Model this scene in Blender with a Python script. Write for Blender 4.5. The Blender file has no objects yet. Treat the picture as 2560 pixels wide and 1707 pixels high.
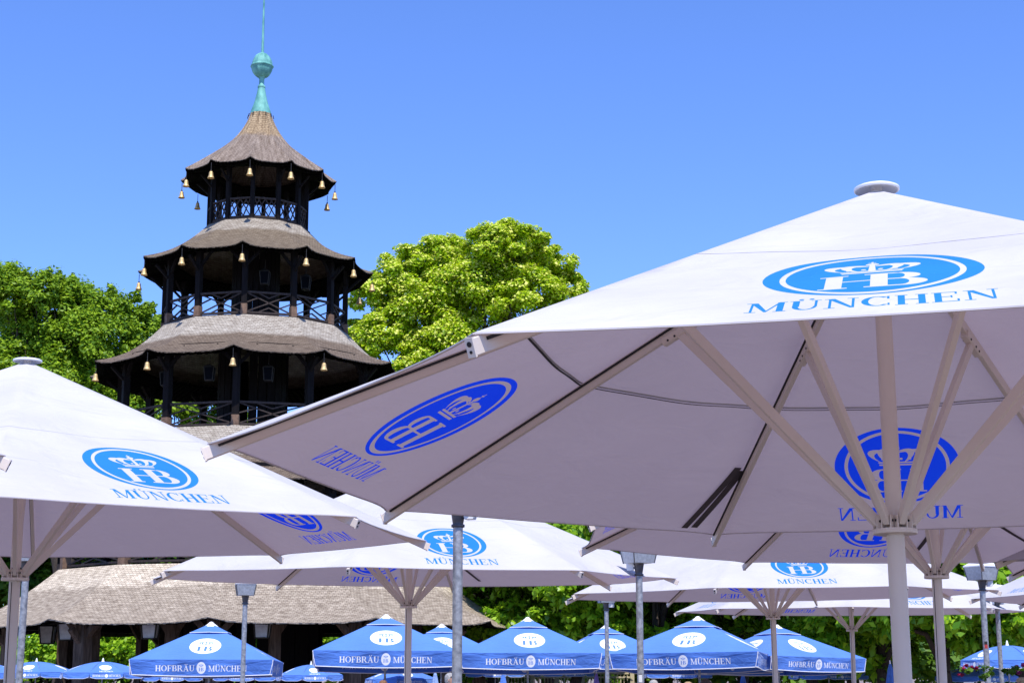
import bpy, bmesh, math, random
import numpy as np
from mathutils import Vector, Matrix, Quaternion
from mathutils.geometry import delaunay_2d_cdt
R = math.radians
sc = bpy.context.scene
col = sc.collection
random.seed(7); rng = np.random.default_rng(11)

# ------------------------------------------------------------------ camera
HC = 1.75                       # eye height above the gravel
FPX, TILT = 3922.0, R(11.82)    # focal length in photo pixels (2560 wide), upward tilt
cam_d = bpy.data.cameras.new('camera'); cam_d.sensor_width = 36.0
cam_d.lens = 36.0 * FPX / 2560.0; cam_d.clip_start = 0.1; cam_d.clip_end = 2000
cam = bpy.data.objects.new('camera', cam_d); col.objects.link(cam)
cam.location = (0, 0, HC); cam.rotation_euler = (R(90) + TILT, 0, 0)
sc.camera = cam

# ------------------------------------------------------------------ light
SUN_EL, SUN_AZ = R(61.5), R(-78)           # azimuth measured from +X
sunv = Vector((math.cos(SUN_AZ) * math.cos(SUN_EL), math.sin(SUN_AZ) * math.cos(SUN_EL), math.sin(SUN_EL)))
sun_d = bpy.data.lights.new('sun', 'SUN'); sun_d.energy = 5.0; sun_d.angle = R(0.55); sun_d.color = (1.0, 0.955, 0.89)
sun = bpy.data.objects.new('sun', sun_d); col.objects.link(sun)
sun.rotation_euler = sunv.to_track_quat('Z', 'Y').to_euler(); sun.location = (0, -20, 60)
world = bpy.data.worlds.new('World'); sc.world = world; world.use_nodes = True
wn, wl = world.node_tree.nodes, world.node_tree.links
bg = wn['Background']
sky = wn.new('ShaderNodeTexSky'); sky.sky_type = 'NISHITA'; sky.sun_disc = False
sky.sun_elevation = SUN_EL; sky.sun_rotation = math.pi / 2 - SUN_AZ
sky.altitude = 0; sky.air_density = 0.9; sky.dust_density = 0.0; sky.ozone_density = 4.0
tint = wn.new('ShaderNodeMix'); tint.data_type = 'RGBA'; tint.blend_type = 'MULTIPLY'; tint.inputs[0].default_value = 1.0
tint.inputs[7].default_value = (1.06, 1.31, 1.98, 1)
wl.new(sky.outputs[0], tint.inputs[6]); wl.new(tint.outputs[2], bg.inputs[0])
bg.inputs[1].default_value = 0.125
sc.view_settings.view_transform = 'Standard'; sc.view_settings.look = 'None'
sc.view_settings.exposure = 0.12; sc.view_settings.gamma = 1.0

# ------------------------------------------------------------------ helpers
CT, ST = math.cos(TILT), math.sin(TILT)
def at(px, py, Y):
    """world point that stands Y metres in front of the camera where the photo shows pixel px,py"""
    a = (px - 1280) / FPX; v = (853.5 - py) / FPX
    dy, dz = CT - v * ST, ST + v * CT
    t = Y / dy
    return Vector((a * t, Y, HC + dz * t))

def tag(o, label=None, cat=None, group=None, kind=None):
    if label: o['label'] = label
    if cat: o['category'] = cat
    if group: o['group'] = group
    if kind: o['kind'] = kind
    return o
def empty(name, loc, label, cat, group=None, rz=0):
    o = bpy.data.objects.new(name, None); col.objects.link(o); o.location = loc; o.rotation_euler = (0, 0, rz)
    o.empty_display_size = 0.3
    return tag(o, label, cat, group)
def link(name, me, parent=None):
    o = bpy.data.objects.new(name, me); col.objects.link(o)
    if parent: o.parent = parent
    return o
def copy_tree(o, parent=None):
    c = o.copy(); col.objects.link(c)
    if parent: c.parent = parent
    for ch in list(o.children): copy_tree(ch, c)
    return c

class MB:
    def __init__(s): s.v = []; s.f = []; s.m = []; s.uv = []; s.sm = []
    def add(s, vs, fs, m=0, uvs=None, smooth=False):
        b = len(s.v); s.v += [tuple(x) for x in vs]
        for i, f in enumerate(fs):
            s.f.append([b + k for k in f]); s.m.append(m); s.sm.append(smooth)
            s.uv.append([uvs[k] for k in f] if uvs else [(0, 0)] * len(f))
    def box(s, c, d, m=0, M=None):
        x, y, z = d[0] / 2, d[1] / 2, d[2] / 2
        vs = [Vector((a * x, b * y, e * z)) for e in (-1, 1) for b in (-1, 1) for a in (-1, 1)]
        if M is not None: vs = [M @ v for v in vs]
        vs = [v + Vector(c) for v in vs]
        s.add(vs, [(0, 2, 3, 1), (4, 5, 7, 6), (0, 1, 5, 4), (2, 6, 7, 3), (0, 4, 6, 2), (1, 3, 7, 5)], m)
    def bar(s, p0, p1, w, h, m=0, up=(0, 0, 1), bev=0.0):
        """box beam from p0 to p1; w across, h along up"""
        p0, p1 = Vector(p0), Vector(p1); d = (p1 - p0); L = d.length; d = d / L
        up = Vector(up); x = d.cross(up)
        if x.length < 1e-4: x = d.cross(Vector((1, 0, 0)))
        x.normalize(); u = x.cross(d).normalized()
        if bev <= 0:
            q = [(-w / 2, -h / 2), (w / 2, -h / 2), (w / 2, h / 2), (-w / 2, h / 2)]
        else:
            a, b = w / 2, h / 2
            q = [(-a + bev, -b), (a - bev, -b), (a, -b + bev), (a, b - bev), (a - bev, b), (-a + bev, b), (-a, b - bev), (-a, -b + bev)]
        n = len(q)
        vs = [p0 + x * a + u * b for a, b in q] + [p1 + x * a + u * b for a, b in q]
        s.add(vs, [(i, (i + 1) % n, n + (i + 1) % n, n + i) for i in range(n)] + [tuple(range(n))[::-1], tuple(range(n, 2 * n))], m)
    def tube(s, p0, p1, r0, r1=None, n=12, m=0, caps=True):
        r1 = r0 if r1 is None else r1
        p0, p1 = Vector(p0), Vector(p1); d = (p1 - p0).normalized()
        x = d.orthogonal().normalized(); y = d.cross(x)
        an = [2 * math.pi * i / n for i in range(n)]
        vs = [p0 + (x * math.cos(a) + y * math.sin(a)) * r0 for a in an] + [p1 + (x * math.cos(a) + y * math.sin(a)) * r1 for a in an]
        s.add(vs, [(i, (i + 1) % n, n + (i + 1) % n, n + i) for i in range(n)], m, smooth=True)
        if caps: s.add(vs, [tuple(range(n))[::-1], tuple(range(n, 2 * n))], m)
    def path(s, pts, rad, n=8, m=0):
        for i in range(len(pts) - 1):
            s.tube(pts[i], pts[i + 1], rad[i], rad[i + 1], n, m)
    def lathe(s, prof, n=24, c=(0, 0, 0), m=0, smooth=True, ph=0.0):
        c = Vector(c); vs = []; uvs = []
        k = len(prof)
        for i in range(n + 1):
            a = 2 * math.pi * i / n + ph
            for j, (r, z) in enumerate(prof):
                vs.append(c + Vector((r * math.cos(a), r * math.sin(a), z))); uvs.append((i / n, j / k))
        fs = []
        for i in range(n):
            for j in range(k - 1):
                fs.append((i * k + j, (i + 1) * k + j, (i + 1) * k + j + 1, i * k + j + 1))
        s.add(vs, fs, m, uvs, smooth)
    def mesh(s, name, mats):
        me = bpy.data.meshes.new(name); me.from_pydata(s.v, [], s.f); me.update()
        for mt in (mats if isinstance(mats, (list, tuple)) else [mats]): me.materials.append(mt)
        me.polygons.foreach_set('material_index', s.m); me.polygons.foreach_set('use_smooth', s.sm)
        uv = me.uv_layers.new(name='UVMap')
        flat = [c for f in s.uv for p in f for c in p]
        uv.data.foreach_set('uv', flat)
        me.update(); return me
    def build(s, name, mats, parent=None): return link(name, s.mesh(name, mats), parent)

# ------------------------------------------------------------------ materials
def mat(name, base, rough=0.6, metal=0.0, var=0.12, scale=6.0, bump=0.0, bscale=60.0, spec=0.4, trans=0.0, tcol=None, coords='Object', stretch=None, dark=None):
    m = bpy.data.materials.new(name); m.use_nodes = True
    n, l = m.node_tree.nodes, m.node_tree.links; p = n['Principled BSDF']
    p.inputs['Roughness'].default_value = rough; p.inputs['Metallic'].default_value = metal
    p.inputs['Specular IOR Level'].default_value = spec
    tc = n.new('ShaderNodeTexCoord'); mp = n.new('ShaderNodeMapping'); l.new(tc.outputs[coords], mp.inputs[0])
    if stretch: mp.inputs['Scale'].default_value = stretch
    nz = n.new('ShaderNodeTexNoise'); nz.inputs['Scale'].default_value = scale; nz.inputs['Detail'].default_value = 5
    l.new(mp.outputs[0], nz.inputs['Vector'])
    rp = n.new('ShaderNodeValToRGB'); rp.color_ramp.elements[0].position = 0.3; rp.color_ramp.elements[1].position = 0.72
    b = base; d = dark or tuple(c * (1 - var) for c in b)
    rp.color_ramp.elements[0].color = (*d, 1); rp.color_ramp.elements[1].color = (*[min(1, c * (1 + var * 0.6)) for c in b], 1)
    l.new(nz.outputs[0], rp.inputs[0]); l.new(rp.outputs[0], p.inputs['Base Color'])
    if bump > 0:
        nb = n.new('ShaderNodeTexNoise'); nb.inputs['Scale'].default_value = bscale; nb.inputs['Detail'].default_value = 4
        l.new(mp.outputs[0], nb.inputs['Vector'])
        bp = n.new('ShaderNodeBump'); bp.inputs['Strength'].default_value = bump; bp.inputs['Distance'].default_value = 0.02
        l.new(nb.outputs[0], bp.inputs['Height']); l.new(bp.outputs[0], p.inputs['Normal'])
    if trans > 0:
        t = n.new('ShaderNodeBsdfTranslucent'); mx = n.new('ShaderNodeMixShader'); mx.inputs[0].default_value = trans
        if tcol: t.inputs[0].default_value = (*tcol, 1)
        else: l.new(rp.outputs[0], t.inputs[0])
        l.new(p.outputs[0], mx.inputs[1]); l.new(t.outputs[0], mx.inputs[2])
        l.new(mx.outputs[0], n['Material Output'].inputs[0])
    return m

def fabric(name, base, tcol, trans, var=0.05, spec=0.15, sheen=0.0):
    m = mat(name, base, 0.85, 0, var, 1.3, 0.0, spec=spec, trans=trans, tcol=tcol)
    n, l = m.node_tree.nodes, m.node_tree.links; p = n['Principled BSDF']
    p.inputs['Sheen Weight'].default_value = sheen; p.inputs['Sheen Roughness'].default_value = 0.5; p.inputs['Sheen Tint'].default_value = (0.75, 0.85, 1, 1)
    tc = n.new('ShaderNodeTexCoord')
    # soft wrinkles and a fine weave
    w = n.new('ShaderNodeTexNoise'); w.inputs['Scale'].default_value = 2.2; w.inputs['Detail'].default_value = 3; w.inputs['Distortion'].default_value = 0.8
    mp = n.new('ShaderNodeMapping'); mp.inputs['Scale'].default_value = (1.0, 1.0, 3.0); l.new(tc.outputs['Object'], mp.inputs[0]); l.new(mp.outputs[0], w.inputs['Vector'])
    f = n.new('ShaderNodeTexNoise'); f.inputs['Scale'].default_value = 260; f.inputs['Detail'].default_value = 2; l.new(tc.outputs['Object'], f.inputs['Vector'])
    b1 = n.new('ShaderNodeBump'); b1.inputs['Strength'].default_value = 0.8; b1.inputs['Distance'].default_value = 0.05; l.new(w.outputs[0], b1.inputs['Height'])
    b2 = n.new('ShaderNodeBump'); b2.inputs['Strength'].default_value = 0.25; b2.inputs['Distance'].default_value = 0.004; l.new(f.outputs[0], b2.inputs['Height']); l.new(b1.outputs[0], b2.inputs['Normal'])
    l.new(b2.outputs[0], p.inputs['Normal'])
    return m

M = {}
M['canvas'] = fabric('white_canvas', (0.605, 0.59, 0.60), (0.66, 0.50, 0.58), 0.18, var=0.09)
M['print'] = fabric('blue_print', (0.03, 0.265, 0.76), (0.0, 0.006, 0.9), 0.30, var=0.08)
M['hem'] = mat('hem_tape', (0.55, 0.50, 0.50), 0.8)
M['alu'] = mat('cream_powder_coat', (0.74, 0.645, 0.56), 0.42, 0, 0.05, 3.0)
M['welt'] = mat('white_welt', (0.50, 0.48, 0.50), 0.8)
M['cap'] = mat('white_plastic_cap', (0.78, 0.78, 0.8), 0.35, 0, 0.04)
M['strap'] = mat('dark_brown_webbing', (0.085, 0.068, 0.072), 0.8, 0, 0.2)
M['black'] = mat('black_webbing', (0.02, 0.018, 0.02), 0.7, 0, 0.2)
M['galv'] = mat('galvanised_steel', (0.42, 0.43, 0.44), 0.5, 0.55, 0.35, 22.0, 0.15, 90, dark=(0.22, 0.23, 0.25))
M['steeldark'] = mat('dark_steel_neck', (0.12, 0.115, 0.12), 0.5, 0.4, 0.3, 20)
M['lampglass'] = mat('grey_lantern_panel', (0.40, 0.43, 0.47), 0.35, 0.2, 0.22, 30.0)
M['floodbox'] = mat('white_flood_housing', (0.75, 0.74, 0.72), 0.4)
M['blue'] = fabric('blue_canvas', (0.095, 0.23, 0.66), (0.01, 0.05, 0.6), 0.06, var=0.10, sheen=0.3)
M['bluew'] = mat('white_print_on_blue', (0.86, 0.86, 0.87), 0.8, 0, 0.04)
M['blueink'] = mat('blue_ink', (0.08, 0.17, 0.5), 0.8)
M['lilac'] = fabric('lilac_canvas', (0.38, 0.27, 0.72), (0.3, 0.2, 0.7), 0.1)
M['paleblue'] = fabric('pale_blue_canvas', (0.30, 0.42, 0.68), (0.3, 0.4, 0.7), 0.1)
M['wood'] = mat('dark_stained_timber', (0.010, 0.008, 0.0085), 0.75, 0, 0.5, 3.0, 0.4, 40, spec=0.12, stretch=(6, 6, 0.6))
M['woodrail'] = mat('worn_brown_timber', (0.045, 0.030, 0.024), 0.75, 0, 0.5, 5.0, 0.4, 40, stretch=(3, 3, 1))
M['hallpost'] = mat('bounce_lit_post', (0.13, 0.09, 0.065), 0.85, 0, 0.55, 3.0, 0.5, 40, spec=0.1, stretch=(6, 6, 0.6))  # post timber brightened: bounce light in the open hall put into the colour
M['woodsunlit'] = mat('sunlit_post_timber', (0.20, 0.12, 0.075), 0.8, 0, 0.4, 8.0, 0.4, 40)  # lighter brown for post feet: sunlight put into the colour
M['copper'] = mat('verdigris_copper', (0.19, 0.46, 0.39), 0.65, 0.1, 0.3, 5.0, 0.1, 30, dark=(0.07, 0.25, 0.22), stretch=(1, 1, 0.5))
M['gold'] = mat('gilt_bell_metal', (0.72, 0.50, 0.22), 0.5, 0.45, 0.35, 12.0, 0.2, 40)
M['iron'] = mat('iron_rod', (0.05, 0.045, 0.04), 0.6, 0.6)
M['glass'] = mat('shade_dark_lantern_glass', (0.006, 0.007, 0.009), 0.8, 0, 0.1, spec=0.0)  # upper lantern panes, darkened: gallery shade put into the colour
M['soffit'] = mat('shade_dark_soffit_boards', (0.0035, 0.003, 0.003), 0.9, 0, 0.4, 4, spec=0.05)  # darker copy of the timber: shade under the eaves put into the colour
M['glasspale'] = mat('pale_lantern_glass', (0.55, 0.55, 0.56), 0.35, 0, 0.2, 12)
M['bark'] = mat('tree_bark', (0.075, 0.055, 0.042), 0.9, 0, 0.5, 9.0, 0.6, 30, stretch=(3, 3, 0.6))
M['gravel'] = mat('pale_gravel', (0.25, 0.205, 0.17), 0.95, 0, 0.22, 1.2, 0.4, 160)
M['cream'] = mat('cream_paint', (0.62, 0.54, 0.36), 0.6, 0, 0.08)
M['skin'] = mat('skin', (0.52, 0.30, 0.21), 0.55, 0, 0.08)
M['skintan'] = mat('tanned_skin', (0.60, 0.27, 0.15), 0.5, 0, 0.08)
for nm, c in dict(grey=(0.42, 0.40, 0.38), brown=(0.07, 0.035, 0.018), ginger=(0.24, 0.11, 0.045), blond=(0.46, 0.33, 0.16), dark=(0.02, 0.016, 0.014)).items():
    M['hair_' + nm] = mat(nm + '_hair', c, 0.6, 0, 0.45, 40, 0.5, 120)
for nm, c in dict(white=(0.75, 0.74, 0.72), navy=(0.03, 0.05, 0.14), purple=(0.2, 0.06, 0.25), red=(0.45, 0.05, 0.05), khaki=(0.3, 0.25, 0.16)).items():
    M['cloth_' + nm] = mat(nm + '_cloth', c, 0.85, 0, 0.1)
M['terracotta'] = mat('planter_box', (0.12, 0.07, 0.05), 0.85)

def leafmat(name, a, b, trans=0.35, tc=None, dull=0.5):
    m = bpy.data.materials.new(name); m.use_nodes = True
    n, l = m.node_tree.nodes, m.node_tree.links; p = n['Principled BSDF']
    g = n.new('ShaderNodeNewGeometry'); rp = n.new('ShaderNodeValToRGB')
    rp.color_ramp.elements[0].color = (*a, 1); rp.color_ramp.elements[1].color = (*b, 1)
    l.new(g.outputs['Random Per Island'], rp.inputs[0])
    p.inputs['Roughness'].default_value = dull; p.inputs['Specular IOR Level'].default_value = 0.3
    l.new(rp.outputs[0], p.inputs['Base Color'])
    t = n.new('ShaderNodeBsdfTranslucent'); mx = n.new('ShaderNodeMixShader'); mx.inputs[0].default_value = trans
    if tc: t.inputs[0].default_value = (*tc, 1)
    else: l.new(rp.outputs[0], t.inputs[0])
    l.new(p.outputs[0], mx.inputs[1]); l.new(t.outputs[0], mx.inputs[2]); l.new(mx.outputs[0], n['Material Output'].inputs[0])
    return m
M['leaf_hornbeam'] = leafmat('hornbeam_leaf', (0.09, 0.21, 0.010), (0.38, 0.55, 0.022))
M['leaf_linden'] = leafmat('linden_leaf', (0.24, 0.44, 0.006), (0.60, 0.74, 0.012), 0.42)
M['bloom_linden'] = leafmat('linden_blossom', (0.66, 0.72, 0.07), (0.82, 0.82, 0.20), 0.2)
M['leaf_chestnut'] = leafmat('chestnut_leaf', (0.09, 0.26, 0.010), (0.44, 0.68, 0.03), 0.42, dull=0.33)
M['leaf_dark'] = leafmat('beech_leaf', (0.035, 0.11, 0.008), (0.16, 0.30, 0.018))  # dark green leaf of the back row, hedge and planters
M['petal_red'] = leafmat('red_petal', (0.30, 0.01, 0.03), (0.5, 0.03, 0.12), 0.2)
M['petal_pink'] = leafmat('pink_petal', (0.45, 0.03, 0.2), (0.7, 0.08, 0.35), 0.2)

def shingle(name, top, low, split, fuzz=0.12, streak=0.0, pale=0.0):
    """wooden shingles: UV in metres, v = distance down the slope"""
    m = bpy.data.materials.new(name); m.use_nodes = True
    n, l = m.node_tree.nodes, m.node_tree.links; p = n['Principled BSDF']
    p.inputs['Roughness'].default_value = 0.85; p.inputs['Specular IOR Level'].default_value = 0.25
    uv = n.new('ShaderNodeUVMap'); uv.uv_map = 'UVMap'
    wob = n.new('ShaderNodeTexNoise'); wob.inputs['Scale'].default_value = 2.5; l.new(uv.outputs[0], wob.inputs['Vector'])
    ms = n.new('ShaderNodeVectorMath'); ms.operation = 'MULTIPLY_ADD'; ms.inputs[1].default_value = (0.03, 0.05, 0)
    l.new(wob.outputs['Color'], ms.inputs[0]); l.new(uv.outputs[0], ms.inputs[2])
    br = n.new('ShaderNodeTexBrick'); br.inputs['Scale'].default_value = 1.0
    br.inputs['Brick Width'].default_value = 0.13; br.inputs['Row Height'].default_value = 0.10
    br.inputs['Mortar Size'].default_value = 0.006; br.inputs['Mortar Smooth'].default_value = 0.3; br.inputs['Bias'].default_value = 0.0
    br.offset = 0.5; br.squash = 1.0
    br.inputs['Color1'].default_value = (0.80, 0.79, 0.78, 1); br.inputs['Color2'].default_value = (1.0, 1.0, 1.0, 1); br.inputs['Mortar'].default_value = (0.42, 0.39, 0.37, 1)
    l.new(ms.outputs[0], br.inputs['Vector'])
    sep = n.new('ShaderNodeSeparateXYZ'); l.new(ms.outputs[0], sep.inputs[0])
    # band split with ragged edge
    nz = n.new('ShaderNodeTexNoise'); nz.inputs['Scale'].default_value = 1.6; nz.inputs['Detail'].default_value = 6; l.new(uv.outputs[0], nz.inputs['Vector'])
    ad = n.new('ShaderNodeMath'); ad.operation = 'MULTIPLY_ADD'; ad.inputs[1].default_value = fuzz * 4; l.new(nz.outputs[0], ad.inputs[0]); l.new(sep.outputs[1], ad.inputs[2])
    mr = n.new('ShaderNodeMapRange'); mr.inputs[1].default_value = split + fuzz * 2 - 0.10; mr.inputs[2].default_value = split + fuzz * 2 + 0.10
    l.new(ad.outputs[0], mr.inputs[0])
    mx = n.new('ShaderNodeMix'); mx.data_type = 'RGBA'; mx.inputs[6].default_value = (*top, 1); mx.inputs[7].default_value = (*low, 1)
    l.new(mr.outputs[0], mx.inputs[0])
    # patches of pale and dark weathering
    n2 = n.new('ShaderNodeTexNoise'); n2.inputs['Scale'].default_value = 3.5; n2.inputs['Detail'].default_value = 8; n2.inputs['Roughness'].default_value = 0.75
    mp = n.new('ShaderNodeMapping'); mp.inputs['Scale'].default_value = (0.9, 1.8, 1) if streak == 0 else (2.2, 0.25, 1); l.new(uv.outputs[0], mp.inputs[0]); l.new(mp.outputs[0], n2.inputs['Vector'])
    r2 = n.new('ShaderNodeValToRGB'); r2.color_ramp.elements[0].position = 0.34; r2.color_ramp.elements[1].position = 0.68
    r2.color_ramp.elements[0].color = (0.55 - 0.25 * streak, 0.50 - 0.27 * streak, 0.46 - 0.3 * streak, 1); r2.color_ramp.elements[1].color = (1.18 + pale, 1.17 + pale, 1.15 + pale, 1)
    l.new(n2.outputs[0], r2.inputs[0])
    a = n.new('ShaderNodeMix'); a.data_type = 'RGBA'; a.blend_type = 'MULTIPLY'; a.inputs[0].default_value = 1; l.new(mx.outputs[2], a.inputs[6]); l.new(br.outputs[0], a.inputs[7])
    b = n.new('ShaderNodeMix'); b.data_type = 'RGBA'; b.blend_type = 'MULTIPLY'; b.inputs[0].default_value = 1; l.new(a.outputs[2], b.inputs[6]); l.new(r2.outputs[0], b.inputs[7])
    l.new(b.outputs[2], p.inputs['Base Color'])
    dv = n.new('ShaderNodeMath'); dv.operation = 'DIVIDE'; dv.inputs[1].default_value = 0.10; l.new(sep.outputs[1], dv.inputs[0])
    fr = n.new('ShaderNodeMath'); fr.operation = 'FRACT'; l.new(dv.outputs[0], fr.inputs[0])
    hm = n.new('ShaderNodeMath'); hm.operation = 'MULTIPLY_ADD'; l.new(br.outputs['Fac'], hm.inputs[0]); hm.inputs[1].default_value = -0.6; l.new(fr.outputs[0], hm.inputs[2])
    bp = n.new('ShaderNodeBump'); bp.inputs['Strength'].default_value = 0.9; bp.inputs['Distance'].default_value = 0.03; l.new(hm.outputs[0], bp.inputs['Height']); l.new(bp.outputs[0], p.inputs['Normal'])
    return m
SIL, BRN = (0.50, 0.46, 0.395), (0.23, 0.18, 0.135)
M['sh1'] = shingle('streaked_shingles', (0.48, 0.36, 0.22), (0.38, 0.31, 0.25), 1.3, 0.2, streak=0.7)
M['sh2'] = shingle('mossy_shingles', (0.45, 0.405, 0.335), (0.25, 0.20, 0.14), 0.75, 0.14)
M['sh3'] = shingle('two_tone_shingles', SIL, BRN, 1.15, 0.03)
M['sh4'] = shingle('silver_shingles', SIL, BRN, 1.6, 0.1)
M['sh5'] = shingle('mottled_shingles', (0.66, 0.585, 0.47), (0.42, 0.36, 0.285), 1.2, 0.3, pale=0.25)

# ------------------------------------------------------------------ lettering: serif capitals as unions of polygons (height 1)
def rect(x0, y0, x1, y1): return [(x0, y0), (x1, y0), (x1, y1), (x0, y1)]
def band(cx, cy, rx, ry, tx, ty, a0, a1, n=14, dx=0.0):
    A = [a0 + (a1 - a0) * i / n for i in range(n + 1)]
    o = [(cx + rx * math.cos(R(a)), cy + ry * math.sin(R(a))) for a in A]
    i = [(cx + dx + (rx - tx) * math.cos(R(a)), cy + (ry - ty) * math.sin(R(a))) for a in reversed(A)]
    return o + i
def ell(cx, cy, rx, ry, n=40, a0=0): return [(cx + rx * math.cos(2 * math.pi * i / n), cy + ry * math.sin(2 * math.pi * i / n)) for i in range(n)]
T, t_, S, SH = 0.19, 0.075, 0.075, 0.05
def stem(x, w=None):
    w = w or T
    return [rect(x, 0.02, x + w, 0.98), rect(x - S, 0, x + w + S, SH), rect(x - S, 1 - SH, x + w + S, 1)]
def glyph(c):
    if c in 'ÄÜ':
        P, w = glyph('A' if c == 'Ä' else 'U'); k = 1.13
        return P + [ell(w * 0.34, k, 0.075, 0.075, 10), ell(w * 0.66, k, 0.075, 0.075, 10)], w
    if c == 'H': return stem(.08) + stem(.62) + [rect(.2, .46, .7, .53)], .90
    if c == 'N': return [rect(.12, .02, .12 + t_, .98), rect(.0, 0, .30, SH), rect(.74, .02, .74 + t_, .98), rect(.62, .95, .92, 1), rect(.0, .95, .2, 1), [(.06, 1), (.28, 1), (.815, .0), (.70, .0)]], .92
    if c == 'M': return [rect(.13, .02, .13 + t_, .98), rect(.0, 0, .32, SH), rect(.86, .02, .86 + T, .98), rect(.78, 0, 1.13, SH), rect(.0, .95, .25, 1), rect(.92, .95, 1.13, 1), [(.10, 1), (.31, 1), (.63, .05), (.54, 0)], [(.54, 0), (.60, .0), (.98, 1), (.90, 1)]], 1.14
    if c == 'U': return [rect(.08, .34, .08 + T, .98), rect(.0, .95, .36, 1), rect(.68, .34, .68 + t_, .98), rect(.58, .95, .86, 1), band(.4175, .36, .3375, .36, .13, .07, 180, 360, dx=0.03)], .88
    if c == 'C': return [band(.44, .5, .43, .5, .19, .06, 48, 312), rect(.70, .70, .765, .98), rect(.71, .05, .765, .28)], .84
    if c == 'E': return stem(.08) + [rect(.2, .94, .68, 1), rect(.2, 0, .72, .06), rect(.2, .48, .55, .54), rect(.62, .76, .68, .99), rect(.66, .01, .72, .26), rect(.5, .40, .55, .62)], .78
    if c == 'F': return stem(.08) + [rect(.2, .94, .68, 1), rect(.2, .46, .55, .52), rect(.62, .74, .68, .99), rect(.5, .38, .55, .6)], .72
    if c == 'O': return [band(.47, .5, .46, .5, .19, .06, -2, 181), band(.47, .5, .46, .5, .19, .06, 179, 362)], .96
    if c == 'B': return stem(.08) + [rect(.2, .94, .46, 1), rect(.2, .49, .48, .55), rect(.2, 0, .46, .06), band(.44, .745, .26, .255, .17, .06, -91, 91), band(.45, .275, .32, .275, .19, .06, -91, 91)], .80
    if c == 'R': return stem(.08) + [rect(.2, .94, .46, 1), rect(.2, .45, .48, .51), band(.44, .725, .28, .275, .18, .06, -91, 91), [(.36, .48), (.54, .48), (.90, .0), (.70, .0)], rect(.68, 0, .96, SH)], .92
    if c == 'A': return [[(.10, .0), (.18, .0), (.47, .86), (.44, 1)], [(.40, 1), (.50, 1), (.86, 0), (.66, 0), (.39, .82)], rect(.22, .30, .68, .36), rect(.0, 0, .28, SH), rect(.56, 0, .95, SH)], .94
    return [], .4
def word(s, gap=0.10):
    out, x = [], 0.0
    for c in s:
        P, w = glyph(c); out += [[(px + x, py) for px, py in p] for p in P]; x += w + gap
    return out, x - gap
def fit(polys, w, cx, y0, sx, sy): return [[(cx + (px - w / 2) * sx, y0 + py * sy) for px, py in p] for p in polys]
def inside(P, pts):
    x, y = pts[:, 0], pts[:, 1]; r = np.zeros(len(pts), bool); n = len(P)
    for i in range(n):
        x0, y0 = P[i]; x1, y1 = P[(i + 1) % n]
        if y0 == y1: continue
        c = ((y0 > y) != (y1 > y)) & (x < (x1 - x0) * (y - y0) / (y1 - y0) + x0)
        r ^= c
    return r
def any_in(PS, pts):
    r = np.zeros(len(pts), bool)
    for P in PS:
        P = np.asarray(P); lo, hi = P.min(0), P.max(0)
        k = np.where((pts[:, 0] >= lo[0]) & (pts[:, 0] <= hi[0]) & (pts[:, 1] >= lo[1]) & (pts[:, 1] <= hi[1]))[0]
        if len(k): r[k] |= inside([tuple(p) for p in P], pts[k])
    return r
def cdt(outline, loops, grid=()):
    """triangulate outline with all loops as constraints; returns verts (n,2), tris, centroids"""
    vs, es = [], []
    for Lp in [outline] + list(loops):
        b = len(vs); vs += [Vector(p) for p in Lp]; es += [(b + i, b + (i + 1) % len(Lp)) for i in range(len(Lp))]
    vs += [Vector(g) for g in grid]
    o = delaunay_2d_cdt(vs, es, [], 0, 1e-5)
    V = np.array([(p.x, p.y) for p in o[0]]); F = [tuple(f) for f in o[2] if len(f) == 3]
    Cn = np.array([V[list(f)].mean(0) for f in F])
    keep = inside([tuple(p) for p in outline], Cn)
    F = [f for f, k in zip(F, keep) if k]; Cn = Cn[keep]
    F2 = []
    for f in F:
        a, b, c = V[f[0]], V[f[1]], V[f[2]]
        F2.append(f if (b[0] - a[0]) * (c[1] - a[1]) - (b[1] - a[1]) * (c[0] - a[0]) > 0 else (f[0], f[2], f[1]))
    return V, F2, Cn
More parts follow.
